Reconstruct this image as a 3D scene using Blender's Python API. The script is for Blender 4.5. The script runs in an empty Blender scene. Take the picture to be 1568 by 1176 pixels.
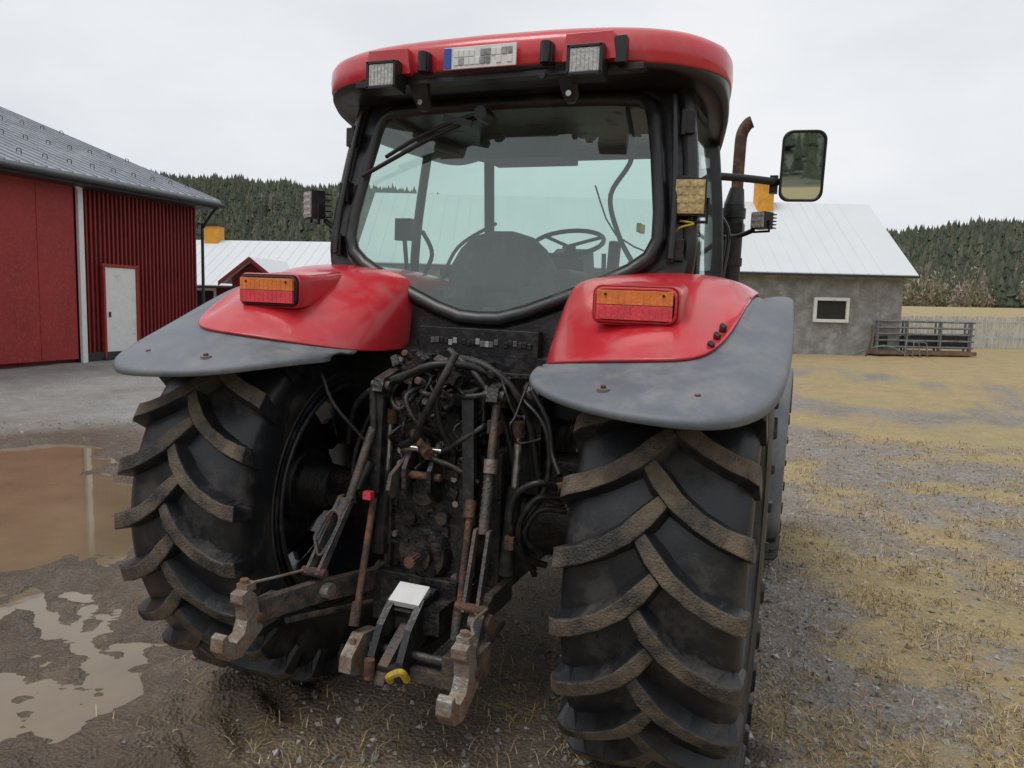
import bpy, numpy as np, random
from math import *
from mathutils import Vector, Matrix, Euler
random.seed(7); rng=np.random.default_rng(7)
S=bpy.context.scene
COL=S.collection
# ------------------------------------------------------------ materials
def pmat(name,col,rough=.5,metal=0.,var=.2,scale=6.,dirt=None,damt=.5,dscale=5.,bump=0.,bscale=60.,coat=0.,drough=.85,spec=.5,coord='Object'):
    m=bpy.data.materials.new(name);m.use_nodes=True
    nt=m.node_tree;N=nt.nodes;L=nt.links
    b=N['Principled BSDF'];b.inputs['Roughness'].default_value=rough;b.inputs['Metallic'].default_value=metal
    b.inputs['Coat Weight'].default_value=coat;b.inputs['Coat Roughness'].default_value=.12
    b.inputs['Specular IOR Level'].default_value=spec
    tc=N.new('ShaderNodeTexCoord');co=tc.outputs[coord]
    n=N.new('ShaderNodeTexNoise');n.inputs['Scale'].default_value=scale;n.inputs['Detail'].default_value=4;n.inputs['Roughness'].default_value=.65
    L.new(co,n.inputs['Vector'])
    r=N.new('ShaderNodeValToRGB');e=r.color_ramp.elements
    e[0].position=.3;e[1].position=.7
    e[0].color=[c*(1-var) for c in col]+[1];e[1].color=[min(1,c*(1+var)) for c in col]+[1]
    L.new(n.outputs['Fac'],r.inputs['Fac']);out=r.outputs['Color']
    if dirt:
        n2=N.new('ShaderNodeTexNoise');n2.inputs['Scale'].default_value=dscale;n2.inputs['Detail'].default_value=6;n2.inputs['Roughness'].default_value=.72
        L.new(co,n2.inputs['Vector'])
        r2=N.new('ShaderNodeValToRGB');e=r2.color_ramp.elements
        c=.72-.45*damt;e[0].position=max(0,c-.08);e[1].position=min(1,c+.14)
        L.new(n2.outputs['Fac'],r2.inputs['Fac'])
        mx=N.new('ShaderNodeMix');mx.data_type='RGBA';L.new(r2.outputs['Color'],mx.inputs[0]);L.new(out,mx.inputs[6]);mx.inputs[7].default_value=list(dirt)+[1]
        out=mx.outputs[2]
        mr=N.new('ShaderNodeMapRange');mr.inputs[3].default_value=rough;mr.inputs[4].default_value=drough
        L.new(r2.outputs['Color'],mr.inputs[0]);L.new(mr.outputs[0],b.inputs['Roughness'])
        if metal>0:
            mm=N.new('ShaderNodeMapRange');mm.inputs[3].default_value=metal;mm.inputs[4].default_value=0
            L.new(r2.outputs['Color'],mm.inputs[0]);L.new(mm.outputs[0],b.inputs['Metallic'])
    L.new(out,b.inputs['Base Color'])
    if bump:
        n3=N.new('ShaderNodeTexNoise');n3.inputs['Scale'].default_value=bscale;n3.inputs['Detail'].default_value=3
        L.new(co,n3.inputs['Vector'])
        bp=N.new('ShaderNodeBump');bp.inputs['Strength'].default_value=bump;bp.inputs['Distance'].default_value=.01
        L.new(n3.outputs['Fac'],bp.inputs['Height']);L.new(bp.outputs[0],b.inputs['Normal'])
    return m
def glassmat(name,tint,gl=.04,rough=.02,dust=.0):
    m=bpy.data.materials.new(name);m.use_nodes=True
    nt=m.node_tree;N=nt.nodes;L=nt.links;N.remove(N['Principled BSDF'])
    o=N['Material Output'];t=N.new('ShaderNodeBsdfTransparent');t.inputs[0].default_value=list(tint)+[1]
    g=N.new('ShaderNodeBsdfGlossy');g.inputs['Roughness'].default_value=rough;g.inputs['Color'].default_value=(.9,1,.96,1)
    f=N.new('ShaderNodeLayerWeight');f.inputs['Blend'].default_value=.5
    pw=N.new('ShaderNodeMath');pw.operation='POWER';pw.inputs[1].default_value=4;L.new(f.outputs['Facing'],pw.inputs[0])
    ad=N.new('ShaderNodeMath');ad.operation='MULTIPLY_ADD';ad.inputs[1].default_value=.8;ad.inputs[2].default_value=gl;ad.use_clamp=True;L.new(pw.outputs[0],ad.inputs[0])
    mx=N.new('ShaderNodeMixShader');L.new(ad.outputs[0],mx.inputs[0]);L.new(t.outputs[0],mx.inputs[1]);L.new(g.outputs[0],mx.inputs[2])
    d=N.new('ShaderNodeBsdfDiffuse');d.inputs[0].default_value=(.5,.56,.52,1)
    n=N.new('ShaderNodeTexNoise');n.inputs['Scale'].default_value=3.;n.inputs['Detail'].default_value=6
    tc=N.new('ShaderNodeTexCoord');L.new(tc.outputs['Object'],n.inputs['Vector'])
    mr=N.new('ShaderNodeMapRange');mr.inputs[1].default_value=.35;mr.inputs[2].default_value=.75;mr.inputs[3].default_value=dust*.3;mr.inputs[4].default_value=dust*1.6
    L.new(n.outputs['Fac'],mr.inputs[0])
    mx2=N.new('ShaderNodeMixShader');L.new(mr.outputs[0],mx2.inputs[0]);L.new(mx.outputs[0],mx2.inputs[1]);L.new(d.outputs[0],mx2.inputs[2])
    L.new(mx2.outputs[0],o.inputs['Surface']);return m
RED=pmat('red_paint',(.58,.024,.036),.30,0,.10,3,dirt=(.48,.09,.085),damt=.32,dscale=6,coat=.5,drough=.6)
GREY=pmat('grey_fender_plastic',(.140,.153,.178),.46,0,.12,4,dirt=(.23,.235,.24),damt=.42,dscale=5,bump=.15,bscale=200)
BLK=pmat('black_paint',(.013,.014,.016),.38,0,.4,8,dirt=(.06,.05,.042),damt=.30,dscale=14,bump=.2,bscale=80)
CAST=pmat('black_casting',(.013,.014,.016),.34,0,.4,10,dirt=(.075,.056,.042),damt=.42,dscale=12,bump=.6,bscale=70)
BPL=pmat('black_plastic',(.014,.015,.016),.34,0,.3,9,dirt=(.05,.05,.05),damt=.22,dscale=6)
HOSE=pmat('hose_rubber',(.013,.013,.014),.42,0,.3,20,dirt=(.07,.06,.05),damt=.3,dscale=25)
RUST=pmat('rusty_steel',(.22,.095,.045),.7,.2,.5,25,dirt=(.06,.04,.035),damt=.62,dscale=14,bump=.6,bscale=120)
WORN=pmat('worn_steel',(.32,.30,.27),.45,.5,.35,30,dirt=(.19,.105,.06),damt=.55,dscale=12,bump=.5,bscale=100)
LINKM=pmat('painted_link_steel',(.06,.062,.065),.42,.3,.4,20,dirt=(.18,.11,.07),damt=.44,dscale=9,bump=.5,bscale=90)
STEEL=pmat('bright_steel',(.5,.49,.48),.28,.9,.2,20,dirt=(.2,.13,.08),damt=.25,dscale=20)
RUB=pmat('tyre_rubber',(.014,.0155,.018),.38,0,.3,10,dirt=(.085,.074,.062),damt=.30,dscale=5,bump=.10,bscale=90,drough=.85)
LUGT=pmat('tyre_tread_worn',(.030,.028,.026),.62,0,.4,20,dirt=(.17,.13,.092),damt=.56,dscale=7,bump=.8,bscale=150,drough=.95)
RIM=pmat('rim_paint',(.022,.025,.032),.36,0,.3,10,dirt=(.09,.08,.07),damt=.3,dscale=8)
GLASS=glassmat('cab_glass',(.66,.80,.755),.11,.02,.07)
GLASS2=glassmat('side_glass',(.84,.95,.91),.04,.02,.03)
LENS=pmat('clear_lens',(.50,.50,.48),.12,0,.3,60,bump=.6,bscale=60,coat=1)
ORG=pmat('orange_lens',(.80,.22,.05),.2,0,.2,20,coat=.8,bump=.3,bscale=90)
REDL=pmat('red_lens',(.75,.06,.09),.2,0,.2,20,coat=.8,bump=.3,bscale=90)
YLED=pmat('led_lens',(.50,.42,.2),.25,0,.5,60,coat=.6)
WHT=pmat('white_paint',(.78,.78,.76),.45,0,.08,10,dirt=(.5,.48,.43),damt=.2)
YEL=pmat('yellow_paint',(.7,.5,.03),.5,0,.2,20,dirt=(.2,.14,.08),damt=.35,dscale=12)
BLUE=pmat('blue_print',(.03,.1,.42),.4)
MOS=pmat('grey_print',(.3,.3,.3),.5,0,.5,25)
MOSD=pmat('dim_grey_print',(.12,.12,.12),.5,0,.5,25)
MIR=pmat('mirror_glass',(.75,.85,.8),.02,1,.02)
SEAT=pmat('seat_fabric',(.075,.085,.085),.8,0,.3,20,bump=.3,bscale=200)
INT=pmat('interior_grey',(.04,.047,.047),.6,0,.2,10)
WASH=pmat('fender_washer',(.2,.17,.15),.6)
# ------------------------------------------------------------ mesh builder
class MB:
    def __init__(s): s.v=[];s.f=[];s.m=[];s.sm=[];s.mats=[]
    def mi(s,m):
        if m not in s.mats: s.mats.append(m)
        return s.mats.index(m)
    def add(s,vs,fs,mat,smooth=False):
        o=len(s.v);s.v+= [tuple(v) for v in vs];i=s.mi(mat)
        for f in fs: s.f.append([a+o for a in f]);s.m.append(i);s.sm.append(smooth)
    def box(s,c,size,mat,rot=(0,0,0),taper=(1,1)):
        M=Euler([radians(a) for a in rot]).to_matrix();vs=[]
        for z in(-.5,.5):
            for y in(-.5,.5):
                for x in(-.5,.5):
                    k=taper if z>0 else(1,1)
                    vs.append(Vector(c)+M@Vector((x*size[0]*k[0],y*size[1]*k[1],z*size[2])))
        s.add(vs,[(0,2,3,1),(4,5,7,6),(0,1,5,4),(2,6,7,3),(0,4,6,2),(1,3,7,5)],mat)
    def cyl(s,p1,p2,r1,mat,r2=None,n=16,cap=True,smooth=True):
        r2=r1 if r2 is None else r2
        p1=Vector(p1);p2=Vector(p2);d=(p2-p1).normalized();a=d.orthogonal().normalized();b=d.cross(a)
        vs=[];
        for p,r in((p1,r1),(p2,r2)):
            for i in range(n):
                t=2*pi*i/n;vs.append(p+a*cos(t)*r+b*sin(t)*r)
        s.add(vs,[(i,(i+1)%n,n+(i+1)%n,n+i) for i in range(n)],mat,smooth and n>7)
        if cap: s.add(vs[:n],[list(range(n))[::-1]],mat);s.add(vs[n:],[list(range(n))],mat)
    def tube(s,pts,r,mat,n=8,sub=6,closed=False):
        P=[Vector(p) for p in pts]
        if sub>1 and len(P)>2:
            Q=[];m=len(P);rg=m if closed else m-1
            for i in range(rg):
                if closed: p0,p1,p2,p3=P[i-1],P[i],P[(i+1)%m],P[(i+2)%m]
                else: p0=P[max(0,i-1)];p1=P[i];p2=P[i+1];p3=P[min(m-1,i+2)]
                for k in range(sub):
                    t=k/sub;Q.append(.5*((2*p1)+(p2-p0)*t+(2*p0-5*p1+4*p2-p3)*t*t+(3*p1-p0-3*p2+p3)*t**3))
            if not closed: Q.append(P[-1])
            P=Q
        vs=[];m=len(P);a=None
        for i,p in enumerate(P):
            d=((P[(i+1)%m] if closed else P[min(m-1,i+1)])-(P[i-1] if (closed or i>0) else p))
            if d.length<1e-9: d=Vector((0,0,1))
            d.normalize()
            if a is None: a=d.orthogonal().normalized()
            a=(a-d*a.dot(d)).normalized();b=d.cross(a)
            for k in range(n):
                t=2*pi*k/n;vs.append(p+a*cos(t)*r+b*sin(t)*r)
        fs=[]
        for i in range(m if closed else m-1):
            j=(i+1)%m
            for k in range(n): fs.append((i*n+k,i*n+(k+1)%n,j*n+(k+1)%n,j*n+k))
        s.add(vs,fs,mat,True)
        if not closed:
            s.add(vs[:n],[list(range(n))[::-1]],mat);s.add(vs[-n:],[list(range(n))],mat)
    def prism(s,poly,off,mat):
        n=len(poly);off=Vector(off);vs=[Vector(p)-off*.5 for p in poly]+[Vector(p)+off*.5 for p in poly]
        s.add(vs,[list(range(n))[::-1],list(range(n,2*n))]+[(i,(i+1)%n,n+(i+1)%n,n+i) for i in range(n)],mat)
    def yz(s,poly,x,th,mat): s.prism([(x,y,z) for y,z in poly],(th,0,0),mat)
    def xz(s,poly,y,th,mat): s.prism([(x,y,z) for x,z in poly],(0,th,0),mat)
    def lathe(s,prof,mat,n=64,axis='X',c=(0,0,0),smooth=True):
        vs=[];m=len(prof)
        for i in range(n):
            t=2*pi*i/n
            for x,r in prof:
                vs.append((c[0]+x,c[1]-r*cos(t),c[2]+r*sin(t)) if axis=='X' else (c[0]+r*cos(t),c[1]+x,c[2]+r*sin(t)))
        s.add(vs,[(i*m+k,i*m+k+1,((i+1)%n)*m+k+1,((i+1)%n)*m+k) for i in range(n) for k in range(m-1)],mat,smooth)
    def bolt(s,p,d,r,mat,h=.012):
        p=Vector(p);s.cyl(p,p+Vector(d)*h,r,mat,n=6)
    def grid(s,G,mat,smooth=True,closed=False):
        nr=len(G);nc=len(G[0]);vs=[p for row in G for p in row]
        fs=[(i*nc+j,i*nc+(j+1)%nc,(i+1)*nc+(j+1)%nc,(i+1)*nc+j) for i in range(nr-1) for j in range(nc if closed else nc-1)]
        s.add(vs,fs,mat,smooth)
    def obj(s,name,parent=None,bevel=0,seg=2,loc=None,sub=0,solid=0,weld=False):
        me=bpy.data.meshes.new(name);me.from_pydata(s.v,[],s.f)
        for m in s.mats: me.materials.append(m)
        me.polygons.foreach_set('material_index',s.m);me.polygons.foreach_set('use_smooth',s.sm);me.update()
        o=bpy.data.objects.new(name,me);COL.objects.link(o)
        if parent: o.parent=parent
        if loc: o.location=loc
        if weld: w=o.modifiers.new('w','WELD');w.merge_threshold=.0008
        if sub: q=o.modifiers.new('s','SUBSURF');q.levels=sub;q.render_levels=sub
        if solid: q=o.modifiers.new('so','SOLIDIFY');q.thickness=solid;q.offset=-1
        if bevel: q=o.modifiers.new('b','BEVEL');q.width=bevel;q.segments=seg;q.limit_method='ANGLE';q.angle_limit=radians(35)
        return o
def empty(name,loc=(0,0,0),rot=(0,0,0)):
    e=bpy.data.objects.new(name,None);COL.objects.link(e);e.location=loc;e.rotation_euler=[radians(a) for a in rot];e.empty_display_size=.2;return e
# ------------------------------------------------------------ camera
f=1168;p=radians(6);ro=radians(1.4);hd=radians(21)
fw=Vector((-sin(hd)*cos(p),cos(hd)*cos(p),-sin(p)));rt=Vector((cos(hd),sin(hd),0));up=rt.cross(fw)
r2=rt*cos(ro)+up*sin(ro);u2=-rt*sin(ro)+up*cos(ro)
cam=bpy.data.cameras.new('camera');co=bpy.data.objects.new('camera',cam);COL.objects.link(co)
cam.sensor_width=36;cam.lens=36*f/1568;cam.clip_end=3000;cam.clip_start=.05
M=Matrix((r2,u2,-fw)).transposed().to_4x4();M.translation=Vector((1.35,-3.04,1.77));co.matrix_world=M
S.camera=co
S.view_settings.view_transform='Standard';S.view_settings.look='None';S.view_settings.exposure=0
# ------------------------------------------------------------ world
w=bpy.data.worlds.new('World');S.world=w;w.use_nodes=True;N=w.node_tree.nodes;L=w.node_tree.links
bg=N['Background'];sky=N.new('ShaderNodeTexSky');sky.sky_type='NISHITA';sky.sun_disc=False
sky.sun_elevation=radians(64);sky.sun_rotation=radians(215);sky.dust_density=4
hs=N.new('ShaderNodeHueSaturation');hs.inputs['Saturation'].default_value=.25;L.new(sky.outputs[0],hs.inputs['Color'])
tc=N.new('ShaderNodeTexCoord');mp=N.new('ShaderNodeMapping');mp.inputs['Scale'].default_value=(1,1,2.6);L.new(tc.outputs['Generated'],mp.inputs[0])
nz=N.new('ShaderNodeTexNoise');nz.inputs['Scale'].default_value=1.7;nz.inputs['Detail'].default_value=6;nz.inputs['Roughness'].default_value=.5;L.new(mp.outputs[0],nz.inputs['Vector'])
cr=N.new('ShaderNodeValToRGB');e=cr.color_ramp.elements;e[0].position=.32;e[1].position=.68
e[0].color=(5.9,6.2,6.75,1);e[1].color=(8.1,8.25,8.5,1);L.new(nz.outputs['Fac'],cr.inputs['Fac'])
mx=N.new('ShaderNodeMix');mx.data_type='RGBA';mx.inputs[0].default_value=.9;L.new(hs.outputs[0],mx.inputs[6]);L.new(cr.outputs[0],mx.inputs[7])
L.new(mx.outputs[2],bg.inputs[0]);bg.inputs[1].default_value=.115
sd=bpy.data.lights.new('sun','SUN');sd.energy=1.2;sd.angle=radians(25);sd.color=(1,.97,.93);so=bpy.data.objects.new('sun',sd);COL.objects.link(so)
el=radians(64);az=radians(215);dv=-Vector((sin(az)*cos(el),cos(az)*cos(el),sin(el)));so.rotation_euler=dv.to_track_quat('-Z','Y').to_euler()
# ------------------------------------------------------------ ground
def hsh(i,j,s):
    v=np.sin(i*127.1+j*311.7+s*74.7)*43758.5453;return v-np.floor(v)
def vn(x,y,s=0):
    i=np.floor(x);j=np.floor(y);fx=x-i;fy=y-j;fx=fx*fx*(3-2*fx);fy=fy*fy*(3-2*fy)
    return (hsh(i,j,s)*(1-fx)+hsh(i+1,j,s)*fx)*(1-fy)+(hsh(i,j+1,s)*(1-fx)+hsh(i+1,j+1,s)*fx)*fy
def fbm(x,y,s=0,o=4):
    t=0;a=.5
    for k in range(o): t=t+a*vn(x*2**k,y*2**k,s+k);a*=.5
    return t/(1-.5**o)
def sst(a,b,x):
    t=np.clip((x-a)/(b-a),0,1);return t*t*(3-2*t)
def segd(x,y,ax,ay,bx,by):
    t=np.clip(((x-ax)*(bx-ax)+(y-ay)*(by-ay))/((bx-ax)**2+(by-ay)**2),0,1)
    return np.hypot(x-ax-t*(bx-ax),y-ay-t*(by-ay)),t
def trk(x,y,xt): return x-xt-(.15*(y+1) if xt<-1 else 0)
def gh(x,y):
    d=np.hypot(x,y-1);z=.45*sst(5,26,d)+.022*np.clip(d-26,0,120)
    near=1-sst(14,40,d)
    z=z+near*(.05*(fbm(x*.8,y*.8,1)-.5)+.035*(fbm(x*3,y*3,5,3)-.5)+.020*(fbm(x*14,y*14,9,2)-.5))
    for xt in(-.92,.92,-1.7):
        xx=trk(x,y,xt)
        m=np.exp(-(xx/.33)**4)*(1-sst(.2,.6,y))
        ph=(y+.75*np.abs(xx))/.24;ch=sst(.15,.35,np.abs((ph%1)-.5))
        z=z-m*(.012+.060*ch*(.45+.65*fbm(x*1.5,y*1.5,33,2)))
        z=z+.055*np.exp(-((np.abs(xx)-.42)/.1)**2)*(1-sst(-.2,.4,y))*fbm(x*3,y*3,21,2)
    dd,t=segd(x,y,-6.6,2.9,-1.95,-.9)
    wob=.7*(fbm(x*.9,y*.9,12)-.5)+.45*(fbm(x*3.5,y*3.5,14)-.5)
    m=1-sst(.45,1.0,dd+wob)
    deep=1-sst(.58,.74,t)
    z=z*(1-m*.75)-m*(.043+.050*deep)+ m*(1-.85*deep)*.085*(fbm((x*2.6+y*2.8)*1.9,(y*1.2-x*1.0)*1.7,40,4)-.5)*2
    z=np.where((x>-1.38)&(x<-1.2),np.maximum(z,-.045),z)
    return z
def axis(a,b,st,far):
    c=list(np.arange(a,b+1e-6,st));s=st
    lo=[];v=a
    while v>-far: s*=1.12;v-=s;lo.append(v)
    hi=[];v=b;s=st
    while v<far: s*=1.12;v+=s;hi.append(v)
    return np.array(lo[::-1]+c+hi)
ax=axis(-6.5,4.5,.032,900);ay=axis(-2.4,6,.032,900)
X,Y=np.meshgrid(ax,ay);Z=gh(X,Y)
nx=len(ax);ny=len(ay)
vs=np.stack([X,Y,Z],-1).reshape(-1,3)
idx=np.arange(nx*ny).reshape(ny,nx)
fs=np.stack([idx[:-1,:-1],idx[:-1,1:],idx[1:,1:],idx[1:,:-1]],-1).reshape(-1,4)
def npmesh(name,vs,fs,mats,smooth=False,mi=None):
    me=bpy.data.meshes.new(name);k=fs.shape[1]
    me.vertices.add(len(vs));me.vertices.foreach_set('co',vs.astype(np.float32).ravel())
    me.loops.add(fs.size);me.loops.foreach_set('vertex_index',fs.astype(np.int32).ravel())
    me.polygons.add(len(fs));me.polygons.foreach_set('loop_start',np.arange(0,fs.size,k,dtype=np.int32))
    me.polygons.foreach_set('use_smooth',np.full(len(fs),smooth))
    for m in mats: me.materials.append(m)
    if mi is not None: me.polygons.foreach_set('material_index',mi.astype(np.int32))
    me.update(calc_edges=True);me.validate()
    o=bpy.data.objects.new(name,me);COL.objects.link(o);return o
gr=npmesh('ground',vs,fs,[],True)
def zones(x,y):
    g=fbm(x*.35,y*.35,60);g2=fbm(x*1.6,y*1.6,70);g3=fbm(x*.9+7,y*.9,75)
    grass=sst(.40,.64,.35*g+.40*g2+.25*g3+.05*sst(1,3,x)+.10*sst(8,14,y)*sst(-3,2,x)+.22*sst(18,32,np.hypot(x,y)))
    grass=np.maximum(grass,.7*sst(1.1,1.7,x)*(1-sst(1.2,3.,y))*sst(.40,.62,g2))
    yard=1-sst(-4.5,-2.0,x)
    yard=yard*(1-sst(26,34,np.hypot(x,y)))
    grass=grass*(1-.85*yard)
    dd,t=segd(x,y,-6.6,2.9,-1.9,-.95)
    wet=1-sst(.6,1.7,dd+.8*(fbm(x*1.3,y*1.3,12)-.5))
    mud=1-sst(1.0,2.6,dd+1.2*(fbm(x*.9,y*.9,12)-.5))
    mud=np.maximum(mud,(1-sst(.3,2.4,np.abs(x)*.8+np.clip(y,0,9)*.6-.2+g2))*.85)
    for xt in(-.92,.92,-1.7): mud=np.maximum(mud,np.exp(-(trk(x,y,xt)/.48)**4)*(1-sst(.0,.9,y))*.95)
    return grass*(1-.6*mud),mud,yard,wet
zg,zm,zy,zw=zones(X,Y)
ca=gr.data.color_attributes.new('zone','FLOAT_COLOR','POINT')
ca.data.foreach_set('color',np.stack([zg,zm,zy,zw],-1).astype(np.float32).ravel())
m=bpy.data.materials.new('ground_soil_gravel');m.use_nodes=True;gr.data.materials.append(m)
N=m.node_tree.nodes;L=m.node_tree.links;b=N['Principled BSDF']
geo=N.new('ShaderNodeNewGeometry');at=N.new('ShaderNodeAttribute');at.attribute_name='zone';sp=N.new('ShaderNodeSeparateColor');L.new(at.outputs['Color'],sp.inputs[0])
def noise(sc,det=6,ro_=.6):
    n=N.new('ShaderNodeTexNoise');n.inputs['Scale'].default_value=sc;n.inputs['Detail'].default_value=min(det,7);n.inputs['Roughness'].default_value=ro_;L.new(geo.outputs['Position'],n.inputs['Vector']);return n.outputs['Fac']
def ramp(fac,stops):
    r=N.new('ShaderNodeValToRGB');e=r.color_ramp.elements
    while len(e)<len(stops): e.new(.5)
    for k,(ps,c) in enumerate(stops): e[k].position=ps;e[k].color=list(c)+[1]
    L.new(fac,r.inputs['Fac']);return r.outputs['Color']
def mix(fac,a,c_,bt='MIX'):
    x=N.new('ShaderNodeMix');x.data_type='RGBA';x.blend_type=bt
    if isinstance(fac,float): x.inputs[0].default_value=fac
    else: L.new(fac,x.inputs[0])
    for k,q in((6,a),(7,c_)):
        if isinstance(q,tuple): x.inputs[k].default_value=list(q)+[1]
        else: L.new(q,x.inputs[k])
    return x.outputs[2]
vo=N.new('ShaderNodeTexVoronoi');vo.inputs['Scale'].default_value=55;L.new(geo.outputs['Position'],vo.inputs['Vector'])
stone=ramp(vo.outputs['Color'],[(.0,(.15,.135,.12)),(.5,(.30,.28,.26)),(.85,(.42,.40,.375)),(1,(.62,.60,.58))])
soil=ramp(noise(7,8,.7),[(.3,(.15,.12,.09)),(.55,(.28,.235,.185)),(.75,(.38,.335,.28))])
grav=mix(ramp(noise(11,6,.7),[(.38,(0,0,0)),(.6,(1,1,1))]),soil,stone)
grav=mix(ramp(noise(1.3,7,.7),[(.38,(.0,.0,.0)),(.70,(.55,.55,.55))]),grav,(.19,.145,.10))
gravY=ramp(noise(1.1,8,.75),[(.32,(.17,.155,.135)),(.5,(.28,.275,.265)),(.7,(.40,.40,.395))])
gravY=mix(.4,gravY,stone)
gcol=mix(sp.outputs[2],grav,gravY)
straw=ramp(noise(25,8,.75),[(.3,(.18,.135,.08)),(.5,(.38,.29,.155)),(.72,(.56,.45,.28))])
fields=ramp(noise(.35,6,.6),[(.4,(.52,.36,.15)),(.62,(.42,.36,.15))])
straw=mix(.38,straw,fields)
straw=mix(ramp(noise(2.2,6,.7),[(.44,(0,0,0)),(.72,(.5,.5,.5))]),straw,(.25,.19,.11))
mudc=ramp(noise(5,8,.7),[(.3,(.085,.060,.042)),(.6,(.18,.135,.096)),(.8,(.28,.225,.17))])
c1=mix(sp.outputs[1],gcol,mudc)
gm=N.new('ShaderNodeMath');gm.operation='MULTIPLY_ADD';L.new(noise(8,8,.8),gm.inputs[0]);gm.inputs[1].default_value=3.2
gm2=N.new('ShaderNodeMath');gm2.operation='MULTIPLY_ADD';L.new(sp.outputs[0],gm2.inputs[0]);gm2.inputs[1].default_value=1.6;gm2.inputs[2].default_value=-2.05;L.new(gm2.outputs[0],gm.inputs[2]);gm.use_clamp=True
c2=mix(gm.outputs[0],c1,straw)
wetf=ramp(at.outputs['Alpha'],[(.1,(0,0,0)),(.8,(1,1,1))])
c3=mix(wetf,c2,(.10,.072,.05))
c2b=mix(.6,c2,c3)
L.new(c2b,b.inputs['Base Color'])
rr=N.new('ShaderNodeMapRange');L.new(sp.outputs[1],rr.inputs[0]);rr.inputs[3].default_value=.92;rr.inputs[4].default_value=.62
r3=N.new('ShaderNodeMath');r3.operation='MULTIPLY_ADD';L.new(wetf,r3.inputs[0]);r3.inputs[1].default_value=-.46;L.new(rr.outputs[0],r3.inputs[2]);L.new(r3.outputs[0],b.inputs['Roughness'])
bp=N.new('ShaderNodeBump');bp.inputs['Strength'].default_value=1.0;bp.inputs['Distance'].default_value=.014
bb=N.new('ShaderNodeMath');bb.operation='ADD';L.new(vo.outputs['Distance'],bb.inputs[0]);L.new(noise(40,6,.7),bb.inputs[1]);L.new(bb.outputs[0],bp.inputs['Height']);L.new(bp.outputs[0],b.inputs['Normal'])
wm=pmat('muddy_water',(.21,.155,.095),.04,0,.2,1.2,bump=.09,bscale=4)
mb=MB();mb.add([(-12,-4.5,-.053),(-1.29,-4.5,-.053),(-1.29,5,-.053),(-12,5,-.053)],[(0,1,2,3)],wm);mb.obj('puddle')
def stones(name,n,fn,smin,smax,mats):
    x,y=fn(n);n=len(x);z=gh(x,y);s=smin+(smax-smin)*rng.random(n)**4
    base=np.array([(1,0,0),(-1,0,0),(0,1,0),(0,-1,0),(0,0,1),(0,0,-1)],float)
    V=base[None]*s[:,None,None]*(.6+.8*rng.random((n,6,1)));V[:,:,2]*=.7
    a=rng.random(n)*6.28;c,sn=np.cos(a)[:,None],np.sin(a)[:,None]
    t=rng.random(n)*1.5;ct,st=np.cos(t)[:,None],np.sin(t)[:,None]
    vx=V[:,:,0]*ct-V[:,:,2]*st;vz=V[:,:,0]*st+V[:,:,2]*ct
    V=np.stack([vx*c-V[:,:,1]*sn,vx*sn+V[:,:,1]*c,vz],-1)
    V+=np.stack([x,y,z+s*.15],-1)[:,None]
    F=np.array([(0,2,4),(2,1,4),(1,3,4),(3,0,4),(2,0,5),(1,2,5),(3,1,5),(0,3,5)])
    F=(F[None]+6*np.arange(n)[:,None,None]).reshape(-1,3)
    mi=np.repeat(rng.integers(0,len(mats),n),8)
    return npmesh(name,V.reshape(-1,3),F,mats,False,mi)
def scat(n):
    r=.9+11*rng.random(n)**1.5
    a=rng.uniform(-.85,.85,n)+radians(21)
    x=1.35-np.sin(a)*r;y=-3.04+np.cos(a)*r
    zg_,zm_,_,zw_=zones(x,y);k=rng.random(n)<(1-.6*zm_)*(1-.4*zg_)*(1-zw_);return x[k],y[k]
SM=[pmat('stone_%d'%i,c,.9,0,.3,40) for i,c in enumerate([(.18,.165,.15),(.31,.29,.265),(.44,.42,.39),(.25,.20,.15),(.22,.225,.24)])]
stones('gravel',50000,scat,.004,.022,SM)
def grass(n):
    r=.9+11*rng.random(n)**1.4
    a=rng.uniform(-.85,.85,n)+radians(21)
    x=1.35-np.sin(a)*r;y=-3.04+np.cos(a)*r
    g,mu,_,wt=zones(x,y);cl=fbm(x*5,y*5,90,2)
    k=rng.random(n)<np.clip(g*1.2+.14,0,1)*np.clip((cl-.36)*5,0,1)*(1-wt)*(1-.45*mu);x=x[k];y=y[k];r=r[k];n=len(x)
    z=gh(x,y)
    a=rng.random(n)*6.28;l=.02+.06*rng.random(n)**2;ti=rng.random(n)**.5*1.48;w=.0012+.0011*rng.random(n)+r*.0002
    dx,dy=np.cos(a),np.sin(a);px,py=-dy,dx
    h1=l*np.cos(ti);d1=l*np.sin(ti)
    b0=np.stack([x-px*w,y-py*w,z-.002],-1);b1=np.stack([x+px*w,y+py*w,z-.002],-1)
    m0=np.stack([x+dx*d1*.5-px*w*.8,y+dy*d1*.5-py*w*.8,z+h1*.7],-1);m1=np.stack([x+dx*d1*.5+px*w*.8,y+dy*d1*.5+py*w*.8,z+h1*.7],-1)
    tp=np.stack([x+dx*d1*1.3,y+dy*d1*1.3,z+h1],-1);tp2=tp+np.stack([px*.0004,py*.0004,0*x],-1)
    V=np.stack([b0,b1,m1,m0,tp2,tp],1).reshape(-1,3)
    F=(np.array([(0,1,2,3),(3,2,4,5)])[None]+6*np.arange(n)[:,None,None]).reshape(-1,4)
    mats=[pmat('straw_%d'%i,c,.85,0,.25,5) for i,c in enumerate([(.46,.34,.18),(.31,.22,.11),(.54,.45,.31),(.20,.19,.07)])]
    return npmesh('dry_grass',V,F,mats,False,np.repeat(rng.choice(4,n,p=[.38,.32,.22,.08]),2))
grass(220000)
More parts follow.
